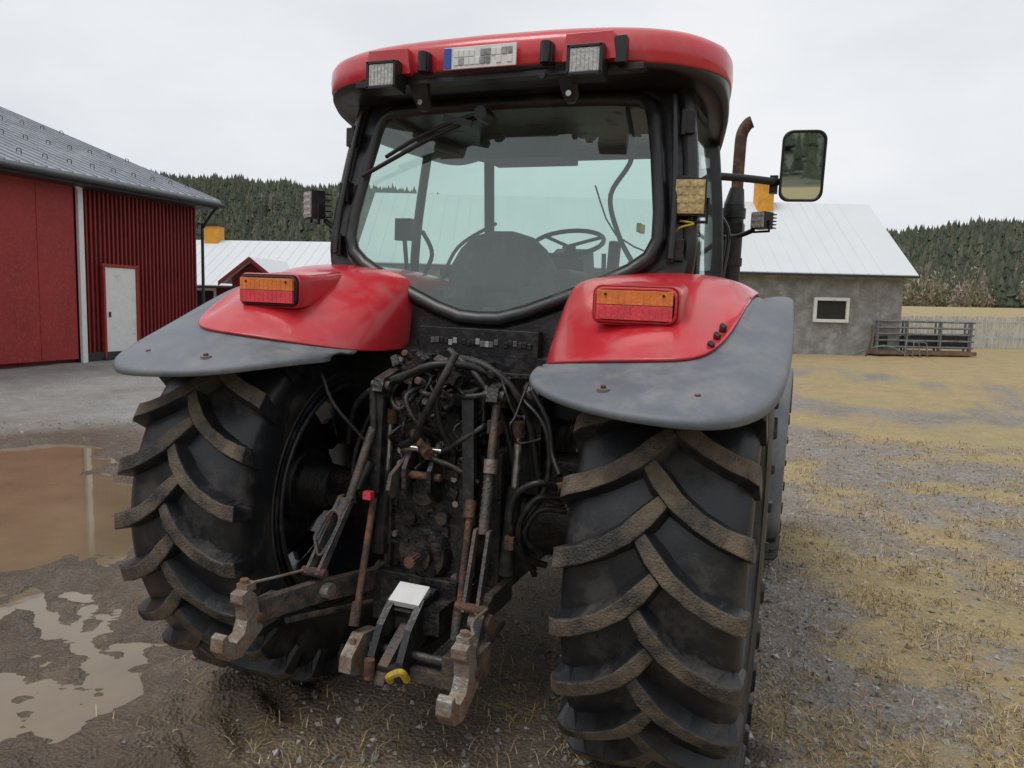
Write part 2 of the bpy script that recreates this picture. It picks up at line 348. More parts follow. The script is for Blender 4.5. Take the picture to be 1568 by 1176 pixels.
# ------------------------------------------------------------ hills + forest
def elev(ph):
    return np.interp(ph,[-180,-100,-60,-38,-30,-18,-8,0,6,12,25,60,100,180],[.19,.15,.13,.132,.130,.115,.098,.084,.083,.090,.096,.095,.15,.19])
def hill_h(ph,r):
    z0=.45+.022*120
    tgt=1.77+elev(ph)*430-5
    t=sst(165,430,r)
    return z0*(1-t)+tgt*t+ t*(1-t)*30*(vn(ph*.12,r*.012,3)-.5)+t*3*(vn(ph*.5,r*.03,8)-.5)-14*sst(430,600,r)-3*(1-sst(140,165,r))
ph=np.linspace(-180,180,361);rr_=np.array([140,165,185,210,240,270,300,330,360,390,415,430,460,520,600])
PH,RR=np.meshgrid(ph,rr_)
vsH=np.stack([np.sin(np.radians(PH))*RR,np.cos(np.radians(PH))*RR,hill_h(PH,RR)],-1).reshape(-1,3)
ii=np.arange(len(ph)*len(rr_)).reshape(len(rr_),-1)
fsH=np.stack([ii[:-1,:-1],ii[:-1,1:],ii[1:,1:],ii[1:,:-1]],-1).reshape(-1,4)[:,::-1]
npmesh('hill',vsH,fsH,[pmat('hill_undergrowth',(.10,.10,.07),.95,0,.3,.05,dirt=(.17,.14,.095),damt=.4,dscale=.03)],True)
def conifers(name,n,p0,p1,r0,r1,mats,hmin,hmax,probs,slim=.17):
    P=rng.uniform(p0,p1,n);R_=np.sqrt(rng.uniform(r0**2,r1**2,n))
    x=np.sin(np.radians(P))*R_;y=np.cos(np.radians(P))*R_;z=hill_h(P,R_)
    h=(hmin+(hmax-hmin)*rng.random(n)**1.5)*(.75+.5*vn(P*1.3,R_*.05,77));k=6
    tiers=[(.06,1.0,.55),(.34,.74,.82),(.62,.42,1.0)]
    vb=[];off=0;F=[]
    for (zb,rad,zt) in tiers:
        a=np.arange(k)*2*pi/k+rng.random((n,1))*6
        rj=h[:,None]*slim*rad*(.5+.8*rng.random((n,k)))*(.8+.5*rng.random((n,1)))
        ring=np.stack([x[:,None]+np.cos(a)*rj,y[:,None]+np.sin(a)*rj,z[:,None]+h[:,None]*(zb+.10*rng.random((n,k)))],-1)
        top=np.stack([x,y,z+h*zt],-1)[:,None]
        vb+= [ring,top];F+=[(off+i,off+(i+1)%k,off+k) for i in range(k)];off+=k+1
    V=np.concatenate(vb,1);F=np.array(F)
    F=(F[None]+off*np.arange(n)[:,None,None]).reshape(-1,3)
    return npmesh(name,V.reshape(-1,3),F,mats,False,np.repeat(rng.choice(len(mats),n,p=probs),3*k))
FM=[pmat('needles_%d'%i,c,.9,0,.35,.4) for i,c in enumerate([(.070,.086,.058),(.098,.112,.070),(.125,.125,.082),(.17,.15,.11)])]  # needle tones lightened: distance haze is put into the colour
conifers('pine_forest',32000,-62,24,168,440,FM,4.5,8.5,[.4,.33,.2,.07],.19)
conifers('pine_forest.001',5000,24,298,178,440,FM,8,13,[.4,.35,.2,.05])
def thicket(name,n,p0,p1,r0,r1,mats,hmin,hmax,q=46):
    P=rng.uniform(p0,p1,n);R_=r0+(r1-r0)*rng.random(n)**1.6
    k=vn(P*.55,R_*.03,55)>.48;P=P[k];R_=R_[k];n=len(P)
    x=np.sin(np.radians(P))*R_;y=np.cos(np.radians(P))*R_;z=hill_h(P,R_);h=hmin+(hmax-hmin)*rng.random(n)**1.5
    d=rng.normal(size=(n,q,3));d/=np.linalg.norm(d,axis=-1,keepdims=True);d*=rng.random((n,q,1))**.4
    c=np.stack([x,y,z+h*.55],-1)[:,None]+d*np.stack([h*.32,h*.32,h*.5],-1)[:,None]
    t=rng.normal(size=(n,q,3,3))*.20;t[...,2]*=1.8
    V=(c[:,:,None]+t).reshape(-1,3);F=np.arange(n*q*3).reshape(-1,3)
    return npmesh(name,V,F,mats,False,np.repeat(rng.choice(len(mats),n),q))
BM=[pmat('bare_twigs_%d'%i,c,.95,0,.3,.5) for i,c in enumerate([(.30,.24,.18),(.21,.19,.12),(.17,.175,.09),(.33,.28,.23)])]
thicket('birch_thicket',1200,-6,22,156,290,BM,2.5,8)
# ------------------------------------------------------------ red barn
bred=pmat('barn_red_sheet',(.22,.017,.019),.5,0,.10,1.2,dirt=(.14,.018,.018),damt=.3,dscale=2)
bred2=pmat('barn_door_red',(.31,.022,.020),.55,0,.14,1,dirt=(.40,.07,.06),damt=.32,dscale=16,bump=.3,bscale=40)
roofm=pmat('roof_sheet_grey',(.28,.30,.335),.4,.2,.1,.8,dirt=(.37,.39,.42),damt=.38,dscale=1.5)
dark=pmat('dark_trim',(.03,.032,.035),.5)
barn=empty('red_barn',(-13.9,13.2,.15),(0,0,2.5))
mb=MB();mb.box((-8,-11.1,1.9),(15.9,22,4.3),bred);mb.obj('walls',barn)
mb=MB()
for i in range(31): mb.box((-.02,-.18-i*.122,2.0),(.065,.05,3.96),bred)
mb.obj('wall_ribs',barn,bevel=.012)
mb=MB()
mb.box((.06,-9.3,2.05),(.10,10.6,3.75),bred2)
for k in range(6): mb.box((.115,-4.9-k*1.9,2.05),(.012,.02,3.72),bred2)
mb.box((.10,-9.0,3.98),(.16,10.9,.10),WHT)
mb.obj('sliding_door',barn,bevel=.01)
mb=MB();mb.box((.14,-3.88,2.05),(.08,.13,3.95),WHT)
mb.tube([(.16,-3.9,3.9),(.17,-4.2,4.02),(.17,-4.8,4.05)],.05,WHT)
mb.box((.05,-2,.12),(.12,3.9,.35),dark)
mb.obj('white_trim',barn,bevel=.006)
mb=MB();mb.box((.07,-2.78,1.18),(.06,.90,2.1),WHT);mb.box((.085,-2.78,2.27),(.09,1.06,.07),bred2)
mb.box((.085,-3.26,1.2),(.09,.06,2.14),bred2);mb.box((.085,-2.30,1.2),(.09,.06,2.14),bred2)
mb.box((.11,-3.12,1.15),(.03,.05,.12),dark);mb.box((.125,-2.8,.14),(.12,1.1,.06),dark);mb.obj('door',barn,bevel=.006)
mb=MB()
yf=.12
e0=(.6,4.08);e1=(-8.2,7.32);sl=(e1[1]-e0[1])/(e0[0]-e1[0])
mb.prism([(e0[0],yf,e0[1]),(e1[0],yf,e1[1]),(e1[0],-22,e1[1]),(e0[0],-22,e0[1])],(0,0,.08),roofm)
mb.prism([(-17,yf,e0[1]),(-17,-22,e0[1]),(e1[0],-22,e1[1]),(e1[0],yf,e1[1])],(0,0,.08),roofm)
ang=-degrees(atan(sl))
mb.obj('roof',barn)
mb=MB()
Lr=hypot(e0[0]-e1[0],e1[1]-e0[1])
for i in range(75):
    y=yf-.04-i*.3;mb.box(((e0[0]+e1[0])/2,y,(e0[1]+e1[1])/2+.055),(Lr,.025,.03),roofm,rot=(0,-ang,0))
for row in(.9,2.9,5.2):
    zz=e0[1]+row*sl+.13
    for i in range(36):
        y=-.1-i*.6;x=e0[0]-row;mb.tube([(x,y-.05,zz-.1),(x,y-.045,zz-.0),(x,y+.045,zz-.0),(x,y+.05,zz-.1)],.009,dark,6,3)
mb.obj('roof_seams_and_snow_guards',barn)
mb=MB();mb.xz([(.0,3.95),(-8.2,7.25),(-16,3.95)],-.09,.05,bred)
mb.tube([(.68,yf,4.0),(.68,-22,4.0)],.06,dark,10,1)
mb.tube([(.64,-.05,3.97),(.4,-.05,3.75),(.12,-.0,3.45),(.08,.0,3.3),(.08,.0,.2)],.04,dark,8,4);mb.box((.3,-11,3.93),(.62,22,.05),dark)
mb.obj('gable_and_gutter',barn)
# ------------------------------------------------------------ farm buildings behind
snowroof=pmat('white_roof_sheet',(.68,.71,.725),.5,0,.025,.6)
block=pmat('grey_masonry',(.24,.24,.235),.85,0,.22,1.6,dirt=(.42,.415,.40),damt=.42,dscale=2.5,bump=.6,bscale=12)
ochre=pmat('chimney_yellow',(.72,.34,.04),.7,0,.2,5)
winm=pmat('window_dark',(.02,.025,.03),.08,0,.1,5)
def gable_house(e,x0,x1,dep,zb,ze,zr,wall,over=.5):
    mb=MB();mb.box(((x0+x1)/2,dep/2,(zb+ze)/2),(x1-x0,dep,ze-zb),wall)
    for x in(x0+.0,x1-.0): mb.yz([(0,ze-.01),(dep,ze-.01),(dep/2,zr-.1)],x,.02,wall)
    mb.obj('walls',e)
    mb=MB();s=(zr-ze)/(dep/2)
    for sg in(0,1):
        ya=-over if sg==0 else dep+over;za=ze-over*s
        mb.prism([(x0-over,ya,za),(x1+over,ya,za),(x1+over,dep/2,zr),(x0-over,dep/2,zr)],(0,0,.09),snowroof)
    for x in(x0-over,x1+over):
        mb.prism([(x,-over,ze-over*s-.09),(x,dep/2,zr-.09),(x,dep+over,ze-over*s-.09),(x,dep+over,ze-over*s-.2),(x,dep/2,zr-.2),(x,-over,ze-over*s-.2)],(.04,0,0),WHT)
    n=int((x1-x0)/.45);a_=degrees(atan(s));Ls=hypot(dep/2+over,zr-ze+over*s)
    for i in range(n):
        mb.box((x0+i*.45,(dep/2-over)/2,(zr+ze-over*s)/2+.047),(.03,Ls,.02),snowroof,rot=(a_,0,0))
    mb.box(((x0+x1)/2,-over-.05,ze-over*s-.02),(x1-x0+2*over,.07,.07),dark)
    mb.obj('roof',e)
    return s
sh=empty('masonry_shed',(4.1,24.0,0),(0,0,21))
gable_house(sh,-17,0,7,.1,3.12,5.55,block,.3)
mb=MB()
def window(mb,cx,cz,w_,h_,y=-.02):
    mb.box((cx,y,cz),(w_,.06,h_),winm)
    t=.1
    mb.box((cx,y-.03,cz+h_/2+t/2),(w_+2*t,.1,t),WHT);mb.box((cx,y-.03,cz-h_/2-t/2),(w_+2*t,.1,t),WHT)
    mb.box((cx-w_/2-t/2,y-.03,cz),(t,.1,h_),WHT);mb.box((cx+w_/2+t/2,y-.03,cz),(t,.1,h_),WHT)
window(mb,-2.25,1.82,.92,.58);window(mb,-7.5,1.8,.92,.58);window(mb,-12,1.8,.92,.58)
mb.obj('windows',sh,bevel=.008)
mb=MB();mb.box((-3.55,3.2,5.65),(.55,.55,1.3),ochre);mb.box((-3.55,3.2,6.32),(.65,.65,.06),dark);mb.obj('chimney',sh)
hw=pmat('red_timber',(.20,.022,.02),.75,0,.15,3,dirt=(.13,.02,.02),damt=.3)
fh=empty('red_farmhouse',(-16.5,22.0,.1),(0,0,14))
gable_house(fh,-9,1.5,6,.1,2.35,4.05,hw)
mb=MB()
window(mb,-4.6,1.45,.9,.9);window(mb,-6.3,1.45,.9,.9);window(mb,.3,1.45,.8,.9);mb.obj('windows',fh,bevel=.008)
mb=MB();mb.box((-5.75,3,4.3),(.6,.6,.75),ochre);mb.box((-5.75,3,4.72),(.7,.7,.08),dark);mb.obj('chimney',fh)
px_=-1.75
mb=MB();mb.box((px_,-.8,1.2),(1.7,1.6,2.3),hw);mb.xz([(px_-.9,2.34),(px_+.9,2.34),(px_,2.95)],-1.59,.05,hw)
for sg in(-1,1): mb.prism([(px_+sg*1.2,-1.95,2.2),(px_,-1.95,3.1),(px_,1.3,3.1),(px_+sg*1.2,1.3,2.2)],(0,0,.08),snowroof)
for sg in(-1,1): mb.prism([(px_+sg*1.2,-1.97,2.08),(px_,-1.97,2.98),(px_,-1.97,3.14),(px_+sg*1.2,-1.97,2.24)],(0,.05,0),hw)
window(mb,px_,1.6,.5,.6,-1.63);mb.obj('porch',fh)
fn=pmat('weathered_board',(.52,.52,.50),.85,0,.2,2,dirt=(.36,.36,.34),damt=.4,dscale=3)
mb=MB()
for i in range(130):
    x=4.6+i*.14;y=29+ (x-4.6)*.36;zz=float(gh(np.array(x),np.array(y)));mb.box((x,y,zz+.55+random.uniform(-.03,.03)),(.108,.025,1.25),fn,rot=(random.uniform(-2,2),random.uniform(-1,1),20))
for z in(.3,.9): mb.prism([(4.5,29,z+.55),(23,35.6,z+.85),(23,35.6,z+.95),(4.5,29,z+.65)],(.03,-.08,0),fn)
mb.obj('wooden_fence')
galv=pmat('galvanised_tube',(.26,.27,.29),.45,.6,.2,10,dirt=(.10,.09,.08),damt=.45)
rk=empty('livestock_gate_stack',(3.2,23.3,.42),(0,0,25))
mb=MB()
for k,(yo,tl) in enumerate([(0,0),(.25,.03),(.6,-.02)]):
    for j in range(5): mb.tube([(0.2+.1*k,yo,.3+j*.2),(3.4+.1*k,yo+tl,.3+j*.2)],.03,galv,6,1)
    for xx in(.25,1.2,2.3,3.3): mb.tube([(xx+.1*k,yo,.02),(xx+.1*k,yo,1.12)],.035,galv,6,1)
mb.prism([(.3,.3,.25),(3.4,.3,.25),(3.4,.3,.75),(.3,.3,.6)],(0,.04,0),dark)
mb.obj('gates',rk)
mb=MB();mb.box((1.8,.3,.12),(3.4,.7,.12),pmat('old_plank',(.2,.13,.08),.9,0,.3,4))
mb.tube([(-.2,-.2,0),(0,-.1,.5),(.1,.1,.95)],.03,RUST,6,2);mb.tube([(-.35,.3,0),(.3,-.3,.35),(1.1,-.3,.05)],.02,pmat('green_tube',(.15,.26,.2),.5),6,3)
for xx in(.9,1.15): mb.tube([(xx,-.45,-.02),(xx+.05,-.4,.5),(xx+.45,-.4,.45),(xx+.5,-.45,-.02)],.02,galv,6,1)
mb.obj('planks',rk)
# ============================================================ TRACTOR
T=empty('tractor',(0,0,0),(0,1,0))
DUST=pmat('dusty_rubber',(.075,.068,.06),.8,0,.3,12,dirt=(.022,.023,.025),damt=.42,dscale=7)
def wheel(name,side,xc,yc,R,hw,rimr,nl,lugh,hub):
    e=empty(name,(xc,yc,hub),(7 if side>0 else 2,0,0));e.parent=T
    k=hw/.29;R0=R-lugh
    H=R-rimr
    half=[(.235*k,rimr+.0),(.250*k,rimr+.02),(.256*k,rimr+.05),(.272*k,rimr+H*.22),(.286*k,rimr+H*.4),(.290*k,rimr+H*.58),(.283*k,rimr+H*.70),(.268*k,R0-.035),(.225*k,R0-.010),(.12*k,R0-.002)]
    prof=[(-x,r) for x,r in half]+[(0,R0)]+half[::-1]
    mb=MB();mb.lathe(prof,RUB,96)
    for rr0 in(rimr+.035,rimr+H*.3):
        for sg in(-1,1):
            mb.lathe([(sg*(.252*k),rr0-.008),(sg*(.268*k),rr0),(sg*(.262*k),rr0+.010)],RUB,96)
    mb.obj('carcass',e)
    mb=MB()
    for sg in(-1,1):
        a_,b_=.2565*k,.2725*k
        mb.lathe([(sg*(a_+.0025),rimr+.055),(sg*(a_+.5*(b_-a_)+.003),rimr+.08),(sg*(b_+.0015),rimr+H*.20)],DUST,96)
    mb.obj('dusty_sidewall_band',e)
    mb=MB()
    xs=np.array([-.030,.015,.07,.14,.215,.272,.302,.306])*k
    dr=np.array([-.012,.045,.103,.152,.188,.205,.213,.232])*R/.885
    rtp=np.array([R-.012,R,R-.001,R-.004,R-.009,R-.016,R-.040,R-.16*k])
    xb=np.array([-.030,.015,.07,.14,.215,.26,.262,.268])*k
    rb=np.array([R0-.01,R0-.01,R0-.01,R0-.014,R0-.02,R0-.06,R0-.10,R-.18*k])
    wt=np.array([.016,.021,.023,.025,.028,.032,.034,.026])*(R/.885);wb=wt+np.array([.014,.016,.016,.016,.016,.014,.012,.010])
    for i in range(nl):
        for sg in(-1,1):
            th0=2*pi*(i+(.5 if sg>0 else 0))/nl
            vs=[];jr=random.uniform(-.006,.001);jw=random.uniform(.92,1.08)
            for j in range(len(xs)):
                for (xx,r,w_) in((xb[j],rb[j],-wb[j]),(xs[j],rtp[j]+jr*.6+random.uniform(-.0015,.0015),-wt[j]*jw),(xs[j],rtp[j]+jr*.6+random.uniform(-.0015,.0015),wt[j]*jw),(xb[j],rb[j],wb[j])):
                    t=th0-dr[j]/R+w_/R*1.0
                    vs.append((sg*(xx+ (w_*(.9,.9,.7,.45,.25)[j] if j<5 else 0)),-r*cos(t),r*sin(t)))
            n=len(xs);top=[];oth=[]
            for j in range(n-1):
                a=j*4;b_=a+4
                top.append((a+1,a+2,b_+2,b_+1) if sg>0 else (a+1,b_+1,b_+2,a+2))
                for (q,w2) in((0,1),(2,3)):
                    oth.append((a+q,a+w2,b_+w2,b_+q) if sg>0 else(a+q,b_+q,b_+w2,a+w2))
            oth+=[(0,3,2,1),(4*n-4,4*n-3,4*n-2,4*n-1)]
            mb.add(vs,top[:6],LUGT);mb.add(vs,top[6:]+oth,RUB)
    mb.obj('lugs',e,bevel=.006,seg=2,weld=True)
    mb=MB();q=rimr
    rp=[(-.25*k,q+.01),(-.255*k,q+.018),(-.262*k,q+.012),(-.262*k,q-.008),(-.235*k,q-.02),(-.2*k,q-.035),(-.12*k,q-.045),(-.08*k,q-.07),(.08*k,q-.07),(.12*k,q-.045),(.2*k,q-.035),(.235*k,q-.02),(.262*k,q-.008),(.262*k,q+.012),(.25*k,q+.01)]
    mb.lathe(rp,RIM,72)
    s=side;dr_=q-.105
    mb.lathe([(s*.14*k,dr_),(s*.125*k,dr_*.93),(s*.06*k,dr_*.72),(s*.03*k,dr_*.5),(s*.03*k,.001)],RIM,64)
    for i in range(8):
        t=2*pi*(i+.5)/8;c=(s*.13*k,-(q-.085)*cos(t),(q-.085)*sin(t));mb.box(c,(.03,.06,.16),RIM,rot=(-degrees(t),0,0));
        for dd in(-.04,.04): mb.bolt((c[0]-s*.015,c[1]+dd*sin(t),c[2]+dd*cos(t)),(-s,0,0),.014,BLK,.02)
    for i in range(10):
        t=2*pi*i/10;mb.cyl((s*.03*k,.15*cos(t),.15*sin(t)),(-s*.02,.15*cos(t),.15*sin(t)),.016,BLK,n=6)
    mb.lathe([(s*.02,.19),(-s*.04,.185),(-s*.05,.16),(-s*.05,.12),(-s*.18,.11),(-s*.18,.001)],BLK,32)
    mb.lathe([(s*.02,.13),(s*.16,.12),(s*.17,.001)],BLK,24)
    mb.obj('rim',e,bevel=0)
wheel('rear_wheel',-1,-.895,0,.885,.282,.505,24,.058,.862)
wheel('rear_wheel.001',1,.93,0,.885,.285,.505,24,.058,.862)
wheel('front_wheel',-1,-.98,2.72,.67,.24,.38,20,.04,.65)
wheel('front_wheel.001',1,1.0,2.72,.67,.24,.38,20,.04,.65)
mb=MB()
mb.cyl((-.70,0,.862),(-.20,0,.862),.11,CAST,r2=.17,n=24);mb.cyl((.70,0,.862),(.20,0,.862),.11,CAST,r2=.17,n=24)
mb.box((0,.25,.87),(.46,1.0,.62),CAST);mb.box((0,1.7,.85),(.44,2.2,.5),CAST);mb.box((0,3.0,.85),(.5,1.0,.35),CAST)
mb.cyl((-.85,2.72,.65),(.85,2.72,.65),.08,CAST);mb.box((0,2.72,.65),(.3,.35,.3),CAST)
mb.box((0,.75,1.42),(1.30,1.5,.28),BPL);mb.box((-.55,1.3,.95),(.35,1.1,.6),BPL);mb.box((.55,1.3,.95),(.35,1.1,.6),BPL)
mb.obj('chassis',T,bevel=.02)
mb=MB();G=[]
for y,wd,zt in((1.65,.40,1.86),(2.4,.38,1.82),(3.2,.36,1.74),(3.9,.33,1.62),(4.15,.28,1.45)):
    row=[]
    for t in np.linspace(0,pi,13):
        cx=cos(t);row.append((wd*np.sign(cx)*abs(cx)**.5,y,1.15+(zt-1.15)*abs(sin(t))**.45))
    G.append(row)
mb.grid(G,RED);mb.add(G[-1],[list(range(13))],BLK);mb.obj('hood',T)
# cab
CX=-.02
def gy(z): return .05+(z-1.7)*.24
half=[(.0,1.685),(.10,1.690),(.22,1.725),(.37,1.785),(.52,1.850),(.65,1.915),(.725,1.975),(.76,2.06),(.755,2.18),(.72,2.42),(.69,2.58),(.665,2.645),(.61,2.678),(.46,2.69),(.2,2.695),(0,2.695)]
poly=half+[(-x,z) for x,z in half[-2:0:-1]]
def inset(poly,d):
    n=len(poly);o=[]
    for i in range(n):
        a=Vector(poly[i-1]);b_=Vector(poly[(i+1)%n]);t=(b_-a).normalized();nn=Vector((t.y,-t.x));o.append((poly[i][0]+nn.x*d,poly[i][1]+nn.y*d))
    return o
def P3(x,z,dy=0): return (x+CX,gy(z)+dy+.03*(abs(x)/.72)**3-.02,z)
mb=MB()
inner=inset(poly,-.045)
rings=[]
for s_ in np.linspace(0,1,10)[1:]: rings.append([P3(x*s_,2.2+(z-2.2)*s_) for x,z in inner])
for i in range(len(rings)-1): mb.grid([rings[i],rings[i+1]],GLASS,closed=True)
n=len(poly);mb.add([P3(0,2.2)]+rings[0],[(0,1+i,1+(i+1)%n) for i in range(n)],GLASS,True)
mb.obj('rear_window_glass',T)
mb=MB()
def ringprof(off,dy): return [P3(x,z,dy) for x,z in inset(poly,off)]
mb.grid([ringprof(-.052,.01),ringprof(-.045,-.012),ringprof(-.02,-.022),ringprof(.0,-.02),ringprof(.012,0.0),ringprof(.015,.03)],BPL,closed=True)
mb.obj('rear_window_frame',T)
mb=MB()
outer=[(.0,1.40),(.30,1.42),(.42,1.5),(.56,1.68),(.74,1.78),(.84,1.85),(.865,1.98),(.865,2.1),(.85,2.2),(.82,2.45),(.795,2.62),(.78,2.72),(.7,2.76),(.45,2.77),(.2,2.77),(0,2.77)]
outer=outer+[(-x,z) for x,z in outer[-2:0:-1]]
def O3(x,z,dy=0): return (x+CX,gy(max(z,1.6))+.03*(abs(x)/.72)**3-.02+dy,z)
mb.grid([[O3(x,z,.03) for x,z in inset(poly,.0)],[O3(x,z,.02) for x,z in inset(poly,.03)],[O3(x,z,.03) for x,z in outer],[O3(x,z,.10) for x,z in outer]],BLK,False,closed=True)
for s in(-1,1):
    mb.tube([(s*.80+CX,.24,1.75),(s*.855+CX,.21,2.0),(s*.83+CX,.28,2.4),(s*.78+CX,.34,2.72)],.035,BPL,10)
    mb.tube([(s*.83,1.0,1.3),(s*.87,1.0,2.0),(s*.80,1.02,2.70)],.028,BPL,8)
    mb.tube([(s*.62,1.62,1.3),(s*.66,1.64,2.0),(s*.64,1.52,2.70)],.035,BPL,8)
    mb.box((s*.84,.65,1.62),(.04,.8,.55),BPL);mb.box((s*.78,1.3,1.5),(.04,.7,.4),BPL,rot=(0,0,s*15))
    mb.tube([(s*.86,.35,1.9),(s*.86,1.0,1.9),(s*.68,1.6,1.75)],.025,BPL,8)
    mb.tube([(s*.76,.35,2.69),(s*.79,1.0,2.68),(s*.64,1.55,2.68)],.04,BPL,8)
    for z in(2.02,2.55,2.28): mb.box((s*.815+CX,.17+(z-2)*.2,z),(.05,.06,.09),BLK,rot=(0,0,s*12));mb.cyl((s*.795+CX,.13+(z-2)*.22,z-.05),(s*.795+CX,.13+(z-2)*.22,z+.05),.014,BLK)
    mb.tube([(s*.80+CX,.11,1.98),(s*.797+CX,.15,2.2),(s*.77+CX,.21,2.5),(s*.75+CX,.25,2.66)],.013,BPL,8)
mb.tube([(-.64,1.52,2.69),(.64,1.52,2.69)],.05,BPL,8,1);mb.tube([(-.66,1.63,1.72),(.66,1.63,1.72)],.04,BPL,8,1)
mb.box((0,.95,2.74),(1.5,1.2,.06),INT)
mb.obj('cab_frame',T,bevel=.004)
mb=MB()
for s in(-1,1):
    G=[[(s*.86,.32,1.92),(s*.835,.36,2.4),(s*.79,.40,2.68)],[(s*.885,1.0,1.92),(s*.85,1.0,2.4),(s*.81,1.0,2.68)],[(s*.68,1.62,1.8),(s*.67,1.58,2.3),(s*.65,1.52,2.68)]]
    mb.grid(G,GLASS2)
mb.grid([[(-.66,1.64,1.75),(-.64,1.53,2.66)],[(.66,1.64,1.75),(.64,1.53,2.66)]],GLASS2)
mb.obj('side_and_front_glass',T)
# operator seat with rounded back
mb=MB()
sp_=[(-.40,1.74),(.13,1.74),(.16,1.84),(.14,1.95),(.09,2.04),(.02,2.10),(-.07,2.125),(-.18,2.125),(-.28,2.10),(-.35,2.04),(-.41,1.95),(-.43,1.84)]
mb.prism([(x,.60+(z-1.74)*-.12,z) for x,z in sp_],(0,.11,0),SEAT)
mb.prism([(x*.55-.06,.53,z*.55+.87) for x,z in sp_],(0,.05,0),INT)
mb.box((-.12,.85,1.72),(.5,.5,.14),SEAT);mb.box((-.12,.8,1.6),(.35,.35,.2),INT)
mb.box((-.45,.72,1.92),(.07,.35,.06),INT);mb.box((.19,.72,1.92),(.07,.35,.06),INT)
mb.obj('seat',T,bevel=.035,seg=4)
mb=MB()
mb.box((.38,.9,1.78),(.22,.7,.24),INT);mb.box((-.62,.7,1.72),(.25,.9,.3),INT);mb.box((.62,.7,1.72),(.25,.9,.3),INT)
mb.box((.02,1.28,1.85),(.22,.22,.45),INT,rot=(20,0,0));mb.tube([(.02,1.35,1.8),(.02,1.18,2.1)],.04,INT,8,1)
sc=Vector((.03,1.13,2.12));tl=Euler((radians(25),0,0)).to_matrix()
mb.tube([sc+tl@Vector((.2*cos(t),.2*sin(t),0)) for t in np.linspace(0,2*pi,24,endpoint=False)],.014,BPL,8,1,closed=True)
for t in(.5,2.6,4.7): mb.tube([sc-Vector((0,0,.02)),sc+tl@Vector((.2*cos(t),.2*sin(t),0))],.011,BPL,6,1)
mb.box((.42,.62,1.98),(.05,.05,.22),BPL,rot=(10,5,0));mb.cyl((.33,.8,1.9),(.33,.78,2.04),.012,BPL)
mb.cyl((.45,.8,1.88),(.47,.78,2.0),.015,BPL);mb.box((-.62,.42,2.12),(.09,.04,.11),BPL);mb.tube([(-.58,.4,1.85),(-.62,.42,2.1)],.012,BPL)
mb.tube([(.5,.40,2.66),(.53,.42,2.45),(.44,.42,2.28),(.5,.36,2.1),(.58,.3,1.98)],.012,BPL,8)
mb.tube([(-.55,.45,1.85),(-.50,.5,2.0),(-.56,.5,2.12)],.012,BPL,8);mb.tube([(-.45,.5,1.85),(-.40,.6,2.05),(-.32,.9,2.2)],.010,BPL,8)
mb.box((0,.45,1.60),(1.3,.6,.1),INT);mb.box((.57,.5,2.14),(.02,.10,.04),YEL)
mb.box((-.25,1.2,2.64),(.5,.3,.12),INT)
mb.box((.08,1.58,1.9),(.5,.05,.16),INT);mb.box((-.35,1.3,1.8),(.4,.3,.2),INT);mb.box((.5,1.5,2.0),(.12,.05,.14),BPL)
mb.tube([(.55,1.55,2.05),(.2,1.56,2.2),(.05,1.57,2.5)],.006,BPL,6,3)
random.seed(9)
for i in range(16): mb.box((random.uniform(-.5,.5),random.uniform(.25,.5),random.uniform(1.66,1.82)),(random.uniform(.04,.14),.08,random.uniform(.03,.10)),random.choice([INT,BPL,SEAT]),rot=(0,0,random.uniform(-30,30)))
mb.obj('interior',T,bevel=.015,seg=3)
# roof
RX=-.03
def plan(t):
    cx,cy=cos(t),sin(t);e_=.42
    x=.995*np.sign(cx)*abs(cx)**e_;y=.875+.90*np.sign(cy)*abs(cy)**e_
    if cy<0: y+= .10*(abs(x)/.98)**2
    x*=1-.20*min(1,max(0,(y-.35)/1.3))
    return x,y
ts=np.linspace(0,2*pi,97)[:-1]
def rring(sc_,zf,dz=0):
    row=[]
    for t in ts:
        x,y=plan(t);side=float(sst(.62,.85,abs(x)));fr=float(sst(.05,.8,y))
        z=zf+dz*side*fr
        row.append((x*sc_+RX,.875+(y-.875)*sc_,z))
    return row
mb=MB()
R_=[(.80,2.70,-.0),(.90,2.71,-.06),(.955,2.718,-.11),(.985,2.726,-.12),(.995,2.74,-.10),(.992,2.752,-.01)]
mb.grid([rring(*a) for a in R_],BPL,closed=True)
R2=[(.985,2.745,.01),(.995,2.742,.01),(1.0,2.752,.01),(1.003,2.80,0),(1.0,2.84,0),(.985,2.866,0),(.95,2.888,0),(.86,2.91,0),(.7,2.935,0),(.4,2.95,0),(.05,2.955,0)]
mb.grid([rring(*a) for a in R2],RED,closed=True);mb.add(rring(.05,2.955),[list(range(96))],RED)
mb.add(rring(.80,2.70,-.0),[list(range(96))],BPL)
mb.obj('roof',T)
mb=MB()
